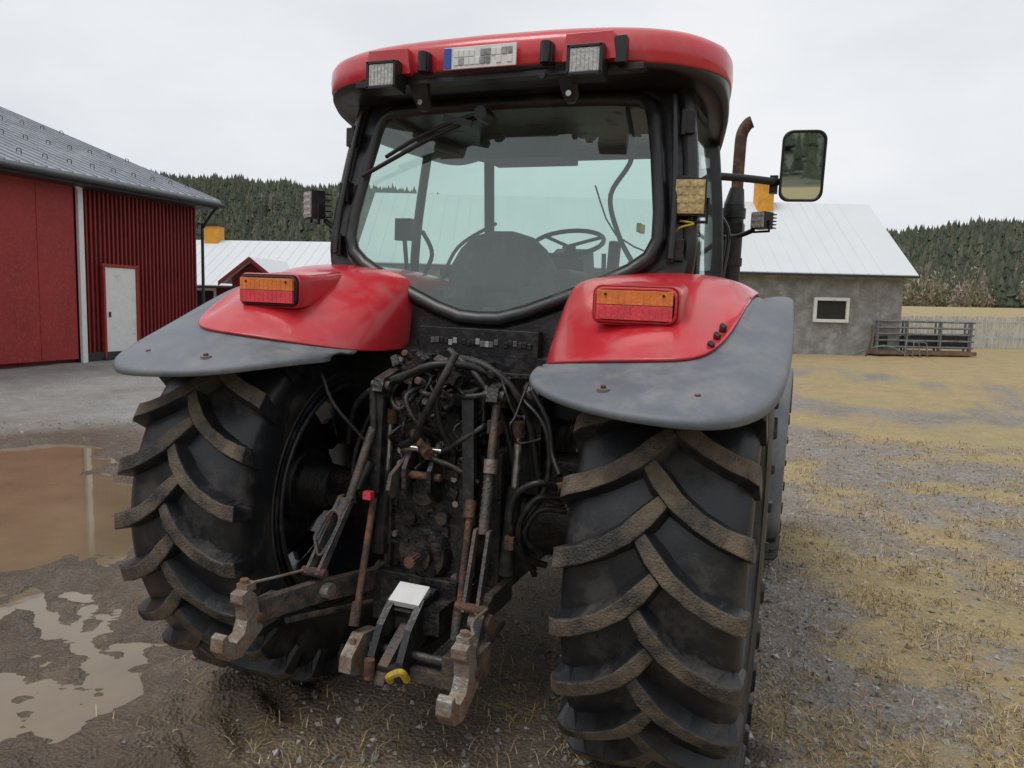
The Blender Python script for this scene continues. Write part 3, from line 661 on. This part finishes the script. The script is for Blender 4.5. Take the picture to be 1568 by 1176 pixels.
for s in(-1,1):
    x=s*.45-.01;zl=2.722
    mb.prism([(x-.11,-.022,2.735),(x+.11,-.022,2.735),(x+.095,-.022,2.84),(x-.095,-.022,2.84)],(0,.05,0),RED)
    mb.box((x,-.05,zl-.002),(.145,.085,.118),BPL,rot=(-6,0,0));mb.box((x,-.096,zl),(.118,.012,.088),LENS)
    for i in range(7): mb.box((x-.05+i*.0166,-.103,zl),(.003,.005,.084),LENS)
    mb.box((x,-.096,zl+.051),(.14,.02,.012),BPL);mb.box((x,-.096,zl-.051),(.14,.02,.012),BPL)
    mb.box((x-.066,-.096,zl),(.012,.02,.112),BPL);mb.box((x+.066,-.096,zl),(.012,.02,.112),BPL)
    xb_=s*.275-.01;mb.cyl((xb_,-.055,2.735),(xb_,-.055,2.815),.021,BPL,n=14);mb.box((xb_,-.03,2.775),(.05,.05,.08),BPL)
    xh=s*.34
    mb.prism([(xh-.05,.0,2.745),(xh+.05,.0,2.745),(xh+.043,.03,2.69),(xh+.034,.06,2.64),(xh+.015,.07,2.605),(xh-.015,.07,2.605),(xh-.034,.06,2.64),(xh-.043,.03,2.69)],(0,.03,0),BPL)
    mb.cyl((xh,.08,2.635),(xh,.03,2.635),.012,STEEL,n=10)
mb.box((.565,-.02,2.77),(.045,.05,.10),BPL)
mb.box((0,.03,2.715),(1.3,.06,.025),BPL);mb.cyl((.24,.0,2.70),(.24,-.02,2.70),.015,BPL)
mb.obj('roof_lamps',T,bevel=.006,seg=2)
mb=MB();mb.box((-.025,-.048,2.78),(.325,.008,.088),WHT);mb.box((-.169,-.054,2.78),(.034,.006,.082),BLUE)
random.seed(3)
for i in range(11):
    for j in range(2):
        if random.random()<.75: mb.box((-.13+i*.024,-.0535,2.764+j*.032),(.022,.004,.029),random.choice([MOS,WHT,MOS,WHT]))
mb.obj('licence_plate',T,bevel=.002)
mb=MB()
mb.cyl((-.09,.22,2.60),(-.09,.12,2.60),.03,BPL);mb.tube([(-.09,.135,2.60),(-.25,.13,2.56),(-.42,.14,2.50),(-.58,.16,2.43)],.010,BPL,8)
mb.tube([(-.12,.15,2.585),(-.35,.145,2.50),(-.71,.165,2.345)],.010,BPL,6);mb.box((-.20,.13,2.57),(.14,.02,.03),BPL,rot=(0,14,0))
mb.obj('rear_wiper',T)
mb=MB();random.seed(5)
for i in range(22):
    if i not in(6,15): mb.box((-.21+i*.0215,-.034,1.60+random.uniform(-.006,.006)),(.020,.006,.026),random.choice([MOSD,BLK,MOSD,MOS]))
mb.box((0,.0,1.60),(.56,.06,.12),BLK);mb.box((0,.02,1.50),(.7,.10,.10),BLK);mb.box((0,.06,1.43),(.6,.2,.1),CAST)
mb.obj('rear_badge_panel',T,bevel=.006)
# fenders
redE=[(.385,-.06,1.55),(.39,-.2,1.545),(.43,-.37,1.555),(.56,-.53,1.58),(.72,-.585,1.598),(.88,-.605,1.61),(1.0,-.59,1.62),(1.05,-.52,1.652),(1.085,-.40,1.705),(1.11,-.25,1.777),(1.12,-.1,1.822)]
redT=[(.375,.12,1.82),(.39,.10,1.86),(.43,.09,1.885),(.54,.08,1.905),(.68,.07,1.915),(.82,.07,1.918),(.93,.07,1.912),(1.0,.08,1.90),(1.05,.09,1.885),(1.09,.12,1.865),(1.12,.15,1.845)]
def fender(s,name):
    e=empty(name);e.parent=T
    mb=MB();G=[]
    for k,(E,Tt) in enumerate(zip(redE,redT)):
        E=Vector(E);Tt=Vector(Tt);wo=min(1,(10-k)/3.)
        bul=.40+.20*wo
        C=Vector((E.x*.5+Tt.x*.5,E.y*.60+Tt.y*.40,E.z*(1-bul)+Tt.z*bul+.015*wo))
        row=[]
        for t in (0,.04,.14,.28,.42,.56,.7,.85,1):
            q=E*(1-t)**2+C*2*t*(1-t)+Tt*t*t
            if k in(3,7) and .1<t<.75: q.z-=.026
            row.append(q)
        row+= [Vector((Tt.x,.45,Tt.z+.005)),Vector((Tt.x,.9,Tt.z-.08)),Vector((Tt.x,1.15,Tt.z-.22))]
        G.append([(s*q.x,q.y,q.z) for q in row])
    G.insert(0,[(s*.385,q[1]+.04,1.55) if i else (s*abs(q[0]),q[1]+.05,q[2]) for i,q in enumerate(G[0])])
    if s<0: G=[r[::-1] for r in G]
    mb.grid(G,RED);mb.obj('red_shell',e,sub=2,solid=.012)
    gi=[(.41,-.33,1.550),(.46,-.43,1.558),(.55,-.525,1.573),(.70,-.58,1.589),(.88,-.607,1.603),(1.0,-.592,1.613),(1.052,-.52,1.645),(1.087,-.40,1.698),(1.112,-.25,1.770),(1.122,-.1,1.815),(1.122,.15,1.838),(1.12,.5,1.84),(1.12,.9,1.76),(1.12,1.15,1.62)]
    go=[(.43,-.49,1.535),(.47,-.66,1.535),(.58,-.81,1.512),(.74,-.885,1.488),(.94,-.925,1.478),(1.11,-.90,1.485),(1.21,-.80,1.510),(1.26,-.62,1.56),(1.272,-.42,1.635),(1.27,-.2,1.735),(1.255,.02,1.828),(1.25,.5,1.845),(1.25,.9,1.76),(1.25,1.15,1.62)]
    G=[]
    for k,(a,b_) in enumerate(zip(gi,go)):
        a=Vector(a);b_=Vector(b_);out=(b_-a);lip=.45 if k<5 else (.75 if k<7 else 1)
        row=[a+Vector((0,.0,-.004))-out*.03,a,a+out*.12+Vector((0,0,-.014)),a+out*.45+Vector((0,0,.006)),a+out*.85+Vector((0,0,.006)),b_]
        o2=Vector((out.x,out.y,0)).normalized();row+=[b_+o2*.006+Vector((0,0,-.022*lip)),b_-o2*.002+Vector((0,0,-.042*lip))]
        G.append([(s*q.x,q.y,q.z) for q in row])
    if s>0: G=[r[::-1] for r in G]
    mb=MB();mb.grid(G,GREY);mb.obj('grey_extension',e,sub=2,solid=.008)
    mb=MB()
    for (x,y,z) in((.76,-.80,1.527),(1.04,-.80,1.523)):
        mb.cyl((s*x,y,z-.01),(s*x,y-.003,z+.010),.020,WASH,n=16);mb.cyl((s*x,y,z),(s*x,y-.004,z+.018),.010,RUST,n=6)
    cx,cy,cz=.765,-.315,1.788;yo=-.075
    def rr(y,w_,h_,rad=.03,n=5,dz=0):
        out=[]
        for (sx,sz,a0) in((1,-1,-90),(1,1,0),(-1,1,90),(-1,-1,180)):
            for k in range(n):
                a=radians(a0+90*k/(n-1));out.append((s*cx+(sx*(w_/2-rad)+rad*cos(a)),y+yo,cz+dz+sz*(h_/2-rad)+rad*sin(a)))
        return out
    mb.grid([rr(.07,.20,.06,dz=.07),rr(-.10,.28,.11,dz=.03),rr(-.28,.30,.135,dz=.003),rr(-.355,.305,.140),rr(-.366,.298,.132),rr(-.358,.285,.12)],RED,closed=True)
    mb.grid([rr(-.358,.288,.123),rr(-.374,.286,.121),rr(-.376,.272,.107),rr(-.36,.27,.10)],BPL if s<0 else RED,closed=True)
    def lens(z0,z1,m_):
        mb.box((s*cx,-.372+yo,cz+(z0+z1)/2),(.262,.030,z1-z0),m_)
        for i in range(12): mb.box((s*cx-.12+i*.0218,-.3875+yo,cz+(z0+z1)/2),(.002,.002,z1-z0-.008),m_)
    lens(.001,.050,ORG);lens(-.050,-.001,REDL)
    for dx in(-.10,.10): mb.cyl((s*cx+dx,-.386+yo,cz+.035),(s*cx+dx,-.391+yo,cz+.035),.005,BLK,n=8)
    if s>0:
        for i in range(3):
            mb.box((s*(1.035+.012*i),-.515+.05*i,1.668+.028*i),(.022,.014,.032),BPL,rot=(30,s*30,-s*30))
    mb.obj('tail_lamp',e,bevel=.004)
fender(1,'rear_fender');fender(-1,'rear_fender.001')
mb=MB()
for s in(-1,1):
    G=[]
    for a in np.linspace(-25,150,14):
        t=radians(a);r=.76;G.append([(s*x,2.72-r_*cos(t),.65+r_*sin(t)) for x,r_ in((.76,r-.03),(.80,r),(1.2,r),(1.25,r-.03),(1.255,r-.08))])
    mb.grid(G,GREY)
mb.obj('front_fenders',T,solid=.012)
mb=MB();x,y=.855,1.9
mb.cyl((x-.01,y,1.3),(x-.01,y,2.42),.062,BLK,n=20);mb.cyl((x-.01,y,2.42),(x,y,2.52),.062,BLK,r2=.042,n=20);mb.cyl((x-.01,y,2.34),(x-.01,y,2.40),.072,BLK,n=20)
mb.tube([(x,y,2.50),(x,y,2.72),(x+.005,y,2.84),(x+.035,y+.0,2.90),(x+.06,y,2.915)],.036,RUST,14)
mb.box((x-.03,y,2.28),(.17,.16,.06),BLK);mb.cyl((x-.01,y,2.05),(x-.01,y,2.1),.07,BLK)
mb.tube([(x-.1,y-.1,1.5),(x-.1,y-.1,2.2),(x-.12,y-.2,2.35),(x-.25,y-.4,2.4)],.016,BPL)
mb.obj('exhaust_stack',T,bevel=.004)
def work_lamp(mb,c,rz,m_,w_=.11,h_=.11,rows=3):
    c=Vector(c);Mx=Euler((0,0,radians(rz))).to_matrix()
    def q(v): return c+Mx@Vector(v)
    mb.box(q((0,.03,0)),(w_,.07,h_),BPL,rot=(0,0,rz));mb.box(q((0,-.008,0)),(w_*.9,.012,h_*.9),m_,rot=(0,0,rz))
    for i in range(4):
        for j in range(rows):
            z=-h_*.33+j*h_*.66/(rows-1);mb.cyl(q((-w_*.33+i*w_*.22,-.012,z)),q((-w_*.33+i*w_*.22,-.018,z)),w_*.08,m_,n=12)
    for k in range(5): mb.box(q((0,.08,-h_*.4+k*h_*.2)),(w_*.9,.04,.006),BPL,rot=(0,0,rz))
    mb.tube([q((-w_*.55,.03,0)),q((-w_*.55,.03,-h_*.65)),q((w_*.55,.03,-h_*.65)),q((w_*.55,.03,0))],.008,BPL,6,1)
mb=MB()
work_lamp(mb,(.835,.17,2.235),5,YLED,.13,.15,4);mb.tube([(.80,.26,2.12),(.84,.22,2.13),(.835,.2,2.16)],.012,BPL)
mb.tube([(.80,.18,2.14),(.86,.14,2.125),(.81,.14,2.11),(.78,.17,2.09)],.004,YEL,6)
work_lamp(mb,(1.03,1.35,2.27),-35,LENS,.09,.09);mb.tube([(1.0,1.4,2.22),(.92,1.5,2.2),(.82,1.65,2.2),(.70,1.62,2.1)],.014,BPL)
work_lamp(mb,(-1.05,.22,2.22),-35,LENS,.095,.14,4);mb.tube([(-1.0,.28,2.15),(-.93,.3,2.10),(-.85,.25,2.10)],.014,BPL);mb.tube([(-.98,.3,2.1),(-.9,.25,2.05),(-.86,.28,2.2)],.007,BPL)
mb.obj('work_lamps',T,bevel=.003)
mb=MB()
def rrect(cx,cz,w_,h_,y,rad,n=6):
    out=[]
    for (sx,sz,a0) in((1,-1,-90),(1,1,0),(-1,1,90),(-1,-1,180)):
        for k in range(n):
            a=radians(a0+90*k/(n-1));out.append(Vector((cx+sx*(w_/2-rad)+rad*cos(a),y,cz+sz*(h_/2-rad)+rad*sin(a))))
    return out
Mx=Euler((radians(4.0),0,radians(6))).to_matrix();mc=Vector((1.235,1.2,2.525))
rs=[[mc+Mx@v for v in r] for r in (rrect(0,0,.15,.28,.07,.05),rrect(0,0,.20,.345,.05,.05),rrect(0,0,.215,.355,.0,.05),rrect(0,0,.212,.352,-.012,.05),rrect(0,0,.190,.328,-.010,.045),rrect(0,0,.187,.325,.0,.045))]
mb.grid(rs,BPL,closed=True);mb.add(rs[0],[list(range(24))],BPL);mb.add(rs[-1],[list(range(24))],MIR)
mb.tube([(.72,1.0,2.46),(.95,1.1,2.455),(1.12,1.22,2.45)],.020,BPL,10,4);mb.box((.80,1.02,2.46),(.10,.05,.06),BPL);mb.box((1.1,1.24,2.44),(.04,.05,.09),BPL)
mb.tube([(.86,1.35,1.95),(.87,1.42,2.2),(.80,1.4,2.32),(.74,1.3,2.36)],.013,BPL)
mb.obj('mirror',T,bevel=0)
# ---------------- rear hitch and transmission
C0=-.05
mb=MB()
mb.box((C0,-.18,.98),(.36,.30,.66),CAST);mb.box((C0,-.33,.88),(.30,.05,.46),CAST);mb.box((C0,-.30,1.14),(.24,.12,.14),CAST)
mb.box((C0,-.1,1.36),(.32,.25,.20),CAST);mb.box((C0-.03,-.26,1.30),(.2,.12,.16),CAST);mb.box((C0,-.25,.60),(.34,.34,.16),CAST)
mb.lathe([(-.40,.10),(-.375,.115),(-.34,.12)],CAST,32,'Y',(C0,0,.76));mb.cyl((C0,-.40,.76),(C0,-.34,.76),.10,CAST,n=28)
mb.cyl((C0,-.43,.76),(C0,-.39,.76),.055,CAST,n=24);mb.cyl((C0,-.50,.76),(C0,-.42,.76),.022,RUST,n=14)
for i in range(12):
    t=2*pi*i/12;mb.box((C0+.022*cos(t),-.465,.76+.022*sin(t)),(.006,.07,.006),RUST,rot=(0,-degrees(t),0))
for i in range(6): t=2*pi*i/6+.3;mb.bolt((C0+.085*cos(t),-.40,.76+.085*sin(t)),(0,-1,0),.011,BLK)
mb.cyl((C0,-.36,1.02),(C0,-.40,1.02),.055,CAST,n=24);mb.cyl((C0-.07,-.35,.90),(C0-.07,-.38,.90),.03,CAST);mb.cyl((C0+.08,-.35,.92),(C0+.08,-.39,.92),.026,CAST)
for (bx,bz) in((-.13,1.08),(.12,1.08),(-.14,.95),(.13,.98),(-.14,.82),(.14,.82),(-.13,.70),(.135,.68),(-.06,1.2),(.06,1.21),(.14,.58),(-.14,.60),(.09,.90),(-.1,.87),(.0,.92)):
    mb.bolt((C0+bx,-.352,bz),(0,-1,0),.014,random.choice([BLK,STEEL,BLK]),.018)
for k in range(7):
    mb.box((C0+random.uniform(-.13,.13),-.36,.62+k*.08),(random.uniform(.03,.09),.03,random.uniform(.015,.05)),CAST,rot=(0,random.uniform(-25,25),0))
for dx in(-.055,.055):
    mb.yz([(-.30,.98),(-.30,1.22),(-.38,1.22),(-.46,1.12),(-.46,1.04),(-.40,.98)],C0+dx+.0,.02,CAST)
mb.cyl((C0-.09,-.42,1.09),(C0+.09,-.42,1.09),.016,RUST,n=12);mb.cyl((C0-.10,-.40,1.19),(C0+.08,-.40,1.19),.013,STEEL,n=12)
mb.yz([(-.36,1.04),(-.36,1.16),(-.50,1.10),(-.52,1.04),(-.48,1.0)],C0-.09,.018,LINKM)
for s in(-1,1):
    mb.box((C0+s*.165,-.33,.80),(.03,.10,.50),CAST);mb.box((C0+s*.19,-.2,.56),(.05,.40,.20),CAST)
    mb.cyl((C0+s*.18,-.22,.60),(C0+s*.30,-.22,.60),.035,LINKM)
    mb.box((s*.30,-.05,1.2),(.10,.20,.40),CAST);mb.box((s*.42,.0,1.05),(.16,.22,.18),CAST)
mb.cyl((-.34,-.12,1.40),(.34,-.12,1.40),.06,CAST,n=20)
mb.obj('transmission_housing',T,bevel=.008)
mb=MB();random.seed(11)
for r in range(3):
    for c_ in range(4):
        x=-.17+c_*.075+random.uniform(-.01,.01);z=1.30+r*.075+random.uniform(-.01,.01);y=-.24-.03*random.random()
        mb.cyl((x,y+.1,z),(x,y-.05,z+.01),.022,CAST,n=14);mb.cyl((x,y-.05,z+.01),(x,y-.075,z+.012),.027,random.choice([BLK,BLK,STEEL,CAST]),n=14)
mb.box((-.05,-.18,1.40),(.36,.12,.26),CAST)
mb.cyl((-.13,-.34,1.24),(-.04,-.42,1.20),.018,RUST);mb.cyl((-.04,-.42,1.20),(.0,-.45,1.185),.024,RUST)
mb.cyl((-.13,-.34,1.12),(-.13,-.40,1.12),.028,CAST);mb.cyl((-.15,-.38,1.12),(-.15,-.40,1.12),.018,STEEL)
mb.box((-.10,-.28,1.52),(.05,.05,.08),BLK);mb.box((-.02,-.30,1.50),(.04,.05,.10),BLK);mb.cyl((.10,-.33,1.24),(.10,-.40,1.22),.02,WORN);mb.cyl((-.19,-.3,1.35),(-.19,-.38,1.35),.018,WORN)
for _ in range(60):
    x=random.uniform(-.24,.2);z=random.uniform(1.1,1.54);y=random.uniform(-.36,-.2)
    k=random.random()
    if k<.5: mb.cyl((x,y,z),(x+random.uniform(-.03,.03),y-.05,z+random.uniform(-.03,.03)),random.uniform(.007,.016),random.choice([BLK,CAST,BLK,RUST,STEEL,WORN,BLK]),n=8)
    else: mb.box((x,y,z),(random.uniform(.02,.06),.04,random.uniform(.015,.05)),random.choice([BLK,CAST,CAST,LINKM]),rot=(random.uniform(-30,30),random.uniform(-40,40),0))
mb.obj('hydraulic_valves',T,bevel=.003)
mb=MB()
HS=[
 ([(-.46,-.30,1.16),(-.40,-.35,1.32),(-.28,-.38,1.42),(-.10,-.36,1.50),(.05,-.30,1.53),(.16,-.2,1.50)],.012),
 ([(-.30,-.33,1.40),(-.15,-.40,1.47),(0,-.42,1.53),(.15,-.35,1.52),(.27,-.30,1.42),(.33,-.28,1.22)],.015),
 ([(.05,-.30,1.55),(.18,-.34,1.53),(.30,-.34,1.44),(.37,-.32,1.28),(.40,-.3,1.1)],.016),
 ([(.0,-.30,1.58),(.14,-.36,1.50),(.24,-.36,1.38),(.30,-.34,1.2),(.32,-.3,1.0)],.014),
 ([(.10,-.45,1.58),(.06,-.50,1.46),(.00,-.50,1.34),(-.06,-.46,1.24),(-.14,-.42,1.20)],.015),
 ([(.06,-.40,1.54),(.03,-.46,1.42),(.04,-.44,1.30),(.08,-.40,1.2)],.014),
 ([(-.25,-.25,1.50),(-.35,-.25,1.35),(-.44,-.28,1.10),(-.42,-.3,.9)],.012),
 ([(.52,-.45,1.12),(.46,-.50,1.14),(.38,-.50,1.08),(.36,-.48,.95),(.40,-.44,.84),(.47,-.38,.80)],.013),
 ([(.54,-.43,1.08),(.46,-.48,1.08),(.40,-.48,.99),(.39,-.45,.88),(.43,-.4,.78)],.013),
 ([(.55,-.42,1.03),(.46,-.46,1.03),(.41,-.46,.93),(.46,-.40,.84)],.012),
 ([(.36,-.32,1.45),(.44,-.34,1.34),(.47,-.36,1.22),(.52,-.42,1.16)],.011),
 ([(-.62,-.35,1.53),(-.52,-.42,1.46),(-.45,-.43,1.34),(-.36,-.38,1.22),(-.30,-.36,1.16)],.008),
 ([(-.2,-.2,1.5),(-.22,-.36,1.40),(-.16,-.4,1.34),(-.1,-.36,1.42)],.010),
 ([(.30,-.25,1.40),(.42,-.3,1.30),(.44,-.32,1.10),(.36,-.35,.9),(.40,-.3,.72)],.012),
 ([(-.05,-.3,1.45),(-.12,-.42,1.40),(-.06,-.44,1.30),(.0,-.38,1.26)],.010),
 ([(.16,-.36,1.1),(.19,-.42,.95),(.14,-.42,.8),(.17,-.40,.65)],.010),
]
for h,r in HS: mb.tube(h,r,HOSE,10,8)
random.seed(21)
for k in range(16):
    x=random.uniform(-.18,.38);z=random.uniform(1.3,1.54);pts=[(x,-.3,z)]
    for j in range(4): x+=random.uniform(-.09,.11);z-=random.uniform(-.03,.11);pts.append((x,-.32-random.uniform(0,.12),z))
    mb.tube(pts,random.choice([.006,.008,.010,.012]),HOSE,8,6)
for h in((.52,-.45,1.12),(.54,-.43,1.08),(.55,-.42,1.03)): mb.cyl(h,(h[0]+.05,h[1]+.05,h[2]+.01),.018,RUST,n=10)
mb.obj('hydraulic_hoses',T)
mb=MB()
for s in(-1,1):
    xa=s*.245
    mb.yz([(-.08,1.34),(-.10,1.47),(-.30,1.49),(-.42,1.46),(-.44,1.41),(-.38,1.38),(-.22,1.36)],xa,.045,CAST)
    mb.cyl((xa-.04,-.40,1.43),(xa+.04,-.40,1.43),.020,LINKM,n=12)
mb.prism([(-.285,-.38,1.44),(-.235,-.38,1.44),(-.225,-.42,1.0),(-.265,-.42,1.0)],(0,.04,0),BLK)
mb.prism([(.115,-.40,1.44),(.165,-.40,1.44),(.205,-.45,.97),(.16,-.45,.97)],(0,.04,0),BLK)
mb.prism([(.235,-.38,1.40),(.262,-.38,1.40),(.268,-.42,1.18),(.235,-.42,1.18)],(0,.035,0),LINKM)
mb.box((.25,-.40,1.31),(.05,.04,.05),RUST)
for x in(-.235,.325):
    mb.cyl((x,-.34,1.30),(x,-.36,1.06),.016,STEEL,n=14);mb.cyl((x,-.36,1.08),(x-.01,-.38,.76),.030,BLK,n=16);mb.cyl((x,-.34,1.27),(x,-.34,1.33),.028,RUST,n=14);mb.cyl((x-.01,-.38,.74),(x-.01,-.38,.78),.035,BLK,n=14)
mb.cyl((-.235,-.46,.98),(-.20,-.62,.60),.014,RUST,n=12);mb.cyl((-.20,-.62,.62),(-.19,-.66,.54),.020,RUST,n=12)
mb.cyl((.195,-.48,1.0),(.215,-.60,.62),.014,RUST,n=12);mb.cyl((.19,-.46,1.03),(.195,-.49,.97),.022,RUST,n=12);mb.cyl((.215,-.60,.66),(.22,-.63,.56),.020,LINKM,n=12)
mb.cyl((-.285,-.40,1.42),(-.265,-.42,1.26),.016,BLK);mb.cyl((-.27,-.42,1.26),(-.30,-.54,.98),.017,LINKM,n=12);mb.cyl((-.275,-.44,1.12),(-.292,-.5,1.02),.024,BLK,n=14)
mb.box((-.235,-.50,1.005),(.035,.03,.03),REDL)
for dx in(-.025,.025): mb.prism([(-.31+dx,-.52,1.0),(-.31+dx,-.55,1.0),(-.345+dx,-.72,.74),(-.34+dx,-.69,.72)],(.013,0,0),LINKM)
mb.cyl((-.305,-.54,.99),(-.315,-.57,.93),.030,LINKM,n=14);mb.cyl((-.39,-.70,.74),(-.29,-.70,.74),.018,RUST,n=12)
mb.tube([(-.37,-.66,.86),(-.34,-.6,.95),(-.30,-.60,.92),(-.33,-.68,.80),(-.37,-.66,.86)],.007,LINKM,6)
mb.cyl((.255,-.40,1.42),(.262,-.46,1.15),.015,LINKM,n=14);mb.cyl((.262,-.46,1.18),(.285,-.56,.94),.020,LINKM,n=14);mb.cyl((.268,-.47,1.20),(.27,-.48,1.15),.026,WORN,n=14)
for k in range(8): mb.cyl((.265+.0022*k,-.475-.009*k,1.14-.022*k),(.2655+.0022*k,-.477-.009*k,1.134-.022*k),.023,LINKM,n=12)
for dx in(-.026,.026): mb.prism([(.285+dx,-.55,.96),(.285+dx,-.58,.96),(.30+dx,-.70,.70),(.30+dx,-.66,.69)],(.013,0,0),LINKM)
mb.cyl((.24,-.68,.71),(.36,-.68,.71),.018,RUST,n=12);mb.box((.36,-.48,.90),(.035,.03,.05),RUST)
mb.obj('lift_arms_and_rods',T,bevel=.004)
mb=MB()
claw=[(0,.02),(-.02,.10),(-.06,.13),(-.10,.12),(-.10,.085),(-.075,.06),(-.07,.01),(-.09,-.035),(-.13,-.05),(-.165,-.03),(-.175,.0),(-.20,-.01),(-.205,-.06),(-.17,-.105),(-.10,-.12),(-.03,-.08),(.02,-.05)]
for s,x1,z1 in((-1,-.43,.60),(1,.41,.58)):
    xa=s*.255
    path=[(xa,-.20,.61),(xa+s*.02,-.45,.635),(s*.33,-.66,.66),(x1,-.93,z1+.06)]
    for a,b_ in zip(path[:-1],path[1:]):
        a=Vector(a);b_=Vector(b_);h=.045
        mb.prism([a-Vector((0,0,h)),b_-Vector((0,.0,h)),b_+Vector((0,.0,h*.85)),a+Vector((0,0,h))],(.034,0,0),LINKM)
    mb.cyl((s*.29,-.66,.66),(s*.37,-.66,.66),.03,WORN,n=14)
    yb,zb=-.93,z1+.04
    mb.yz([(yb+y_*.92,zb+z_*.92) for y_,z_ in claw],x1,.052,WORN)
    mb.yz([(yb+.12,zb-.05),(yb+.12,zb+.05),(yb-.04,zb+.05),(yb-.06,zb-.05)],x1,.045,LINKM)
    mb.box((x1,yb-.04,zb+.122),(.045,.05,.03),WORN);mb.bolt((x1,yb-.05,zb+.132),(0,0,1),.016,WORN,.02)
    mb.cyl((x1-.036,yb-.0,zb),(x1+.036,yb,zb),.018,RUST,n=12)
    mb.tube([(x1+s*.02,yb-.02,zb+.12),(x1-s*.03,yb+.08,zb+.12),(x1-s*.05,yb+.25,zb+.10)],.006,WORN,6)
    mb.cyl((xa+s*.02,-.3,.50),(x1-s*.04,-.80,.58),.012,LINKM,n=10)
mb.obj('lower_links',T,bevel=.008,seg=3)
mb=MB()
mb.box((-.02,-.42,.56),(.26,.25,.10),CAST);mb.box((-.03,-.52,.64),(.13,.10,.025),WHT,rot=(25,0,0));mb.box((-.03,-.50,.61),(.15,.14,.03),BLK,rot=(25,0,0))
for k in range(3): mb.box((-.03,-.522-.02*k+.01,.6555-.009*k),(.09,.006,.002),MOSD,rot=(25,0,0))
for dx in(-.09,.03): mb.yz([(-.40,.64),(-.54,.64),(-.64,.56),(-.70,.46),(-.70,.38),(-.62,.36),(-.56,.46),(-.42,.50)],dx,.028,BLK)
mb.yz([(-.50,.56),(-.62,.50),(-.72,.44),(-.74,.38),(-.66,.38),(-.6,.44),(-.5,.48)],-.03,.04,LINKM)
mb.box((.01,-.62,.40),(.40,.07,.05),LINKM);mb.box((.21,-.62,.44),(.05,.09,.12),LINKM)
mb.yz([(-.55,.50),(-.66,.52),(-.74,.46),(-.75,.40),(-.70,.37),(-.58,.38)],-.17,.05,WORN)
mb.tube([(.02,-.74,.41),(.03,-.77,.44),(.07,-.76,.46),(.08,-.73,.42)],.014,YEL,8);mb.cyl((-.07,-.74,.47),(-.07,-.74,.40),.02,RUST,n=12)
mb.box((.0,-.45,.42),(.10,.55,.045),CAST)
mb.cyl((-.2,-.62,.46),(.24,-.62,.46),.016,LINKM,n=12)
mb.bolt((-.17,-.69,.50),(0,-1,0),.014,WORN);mb.cyl((.17,-.40,.72),(.17,-.43,.72),.018,STEEL);mb.cyl((.155,-.41,.64),(.155,-.44,.64),.017,STEEL)
mb.obj('pickup_hitch',T,bevel=.005)
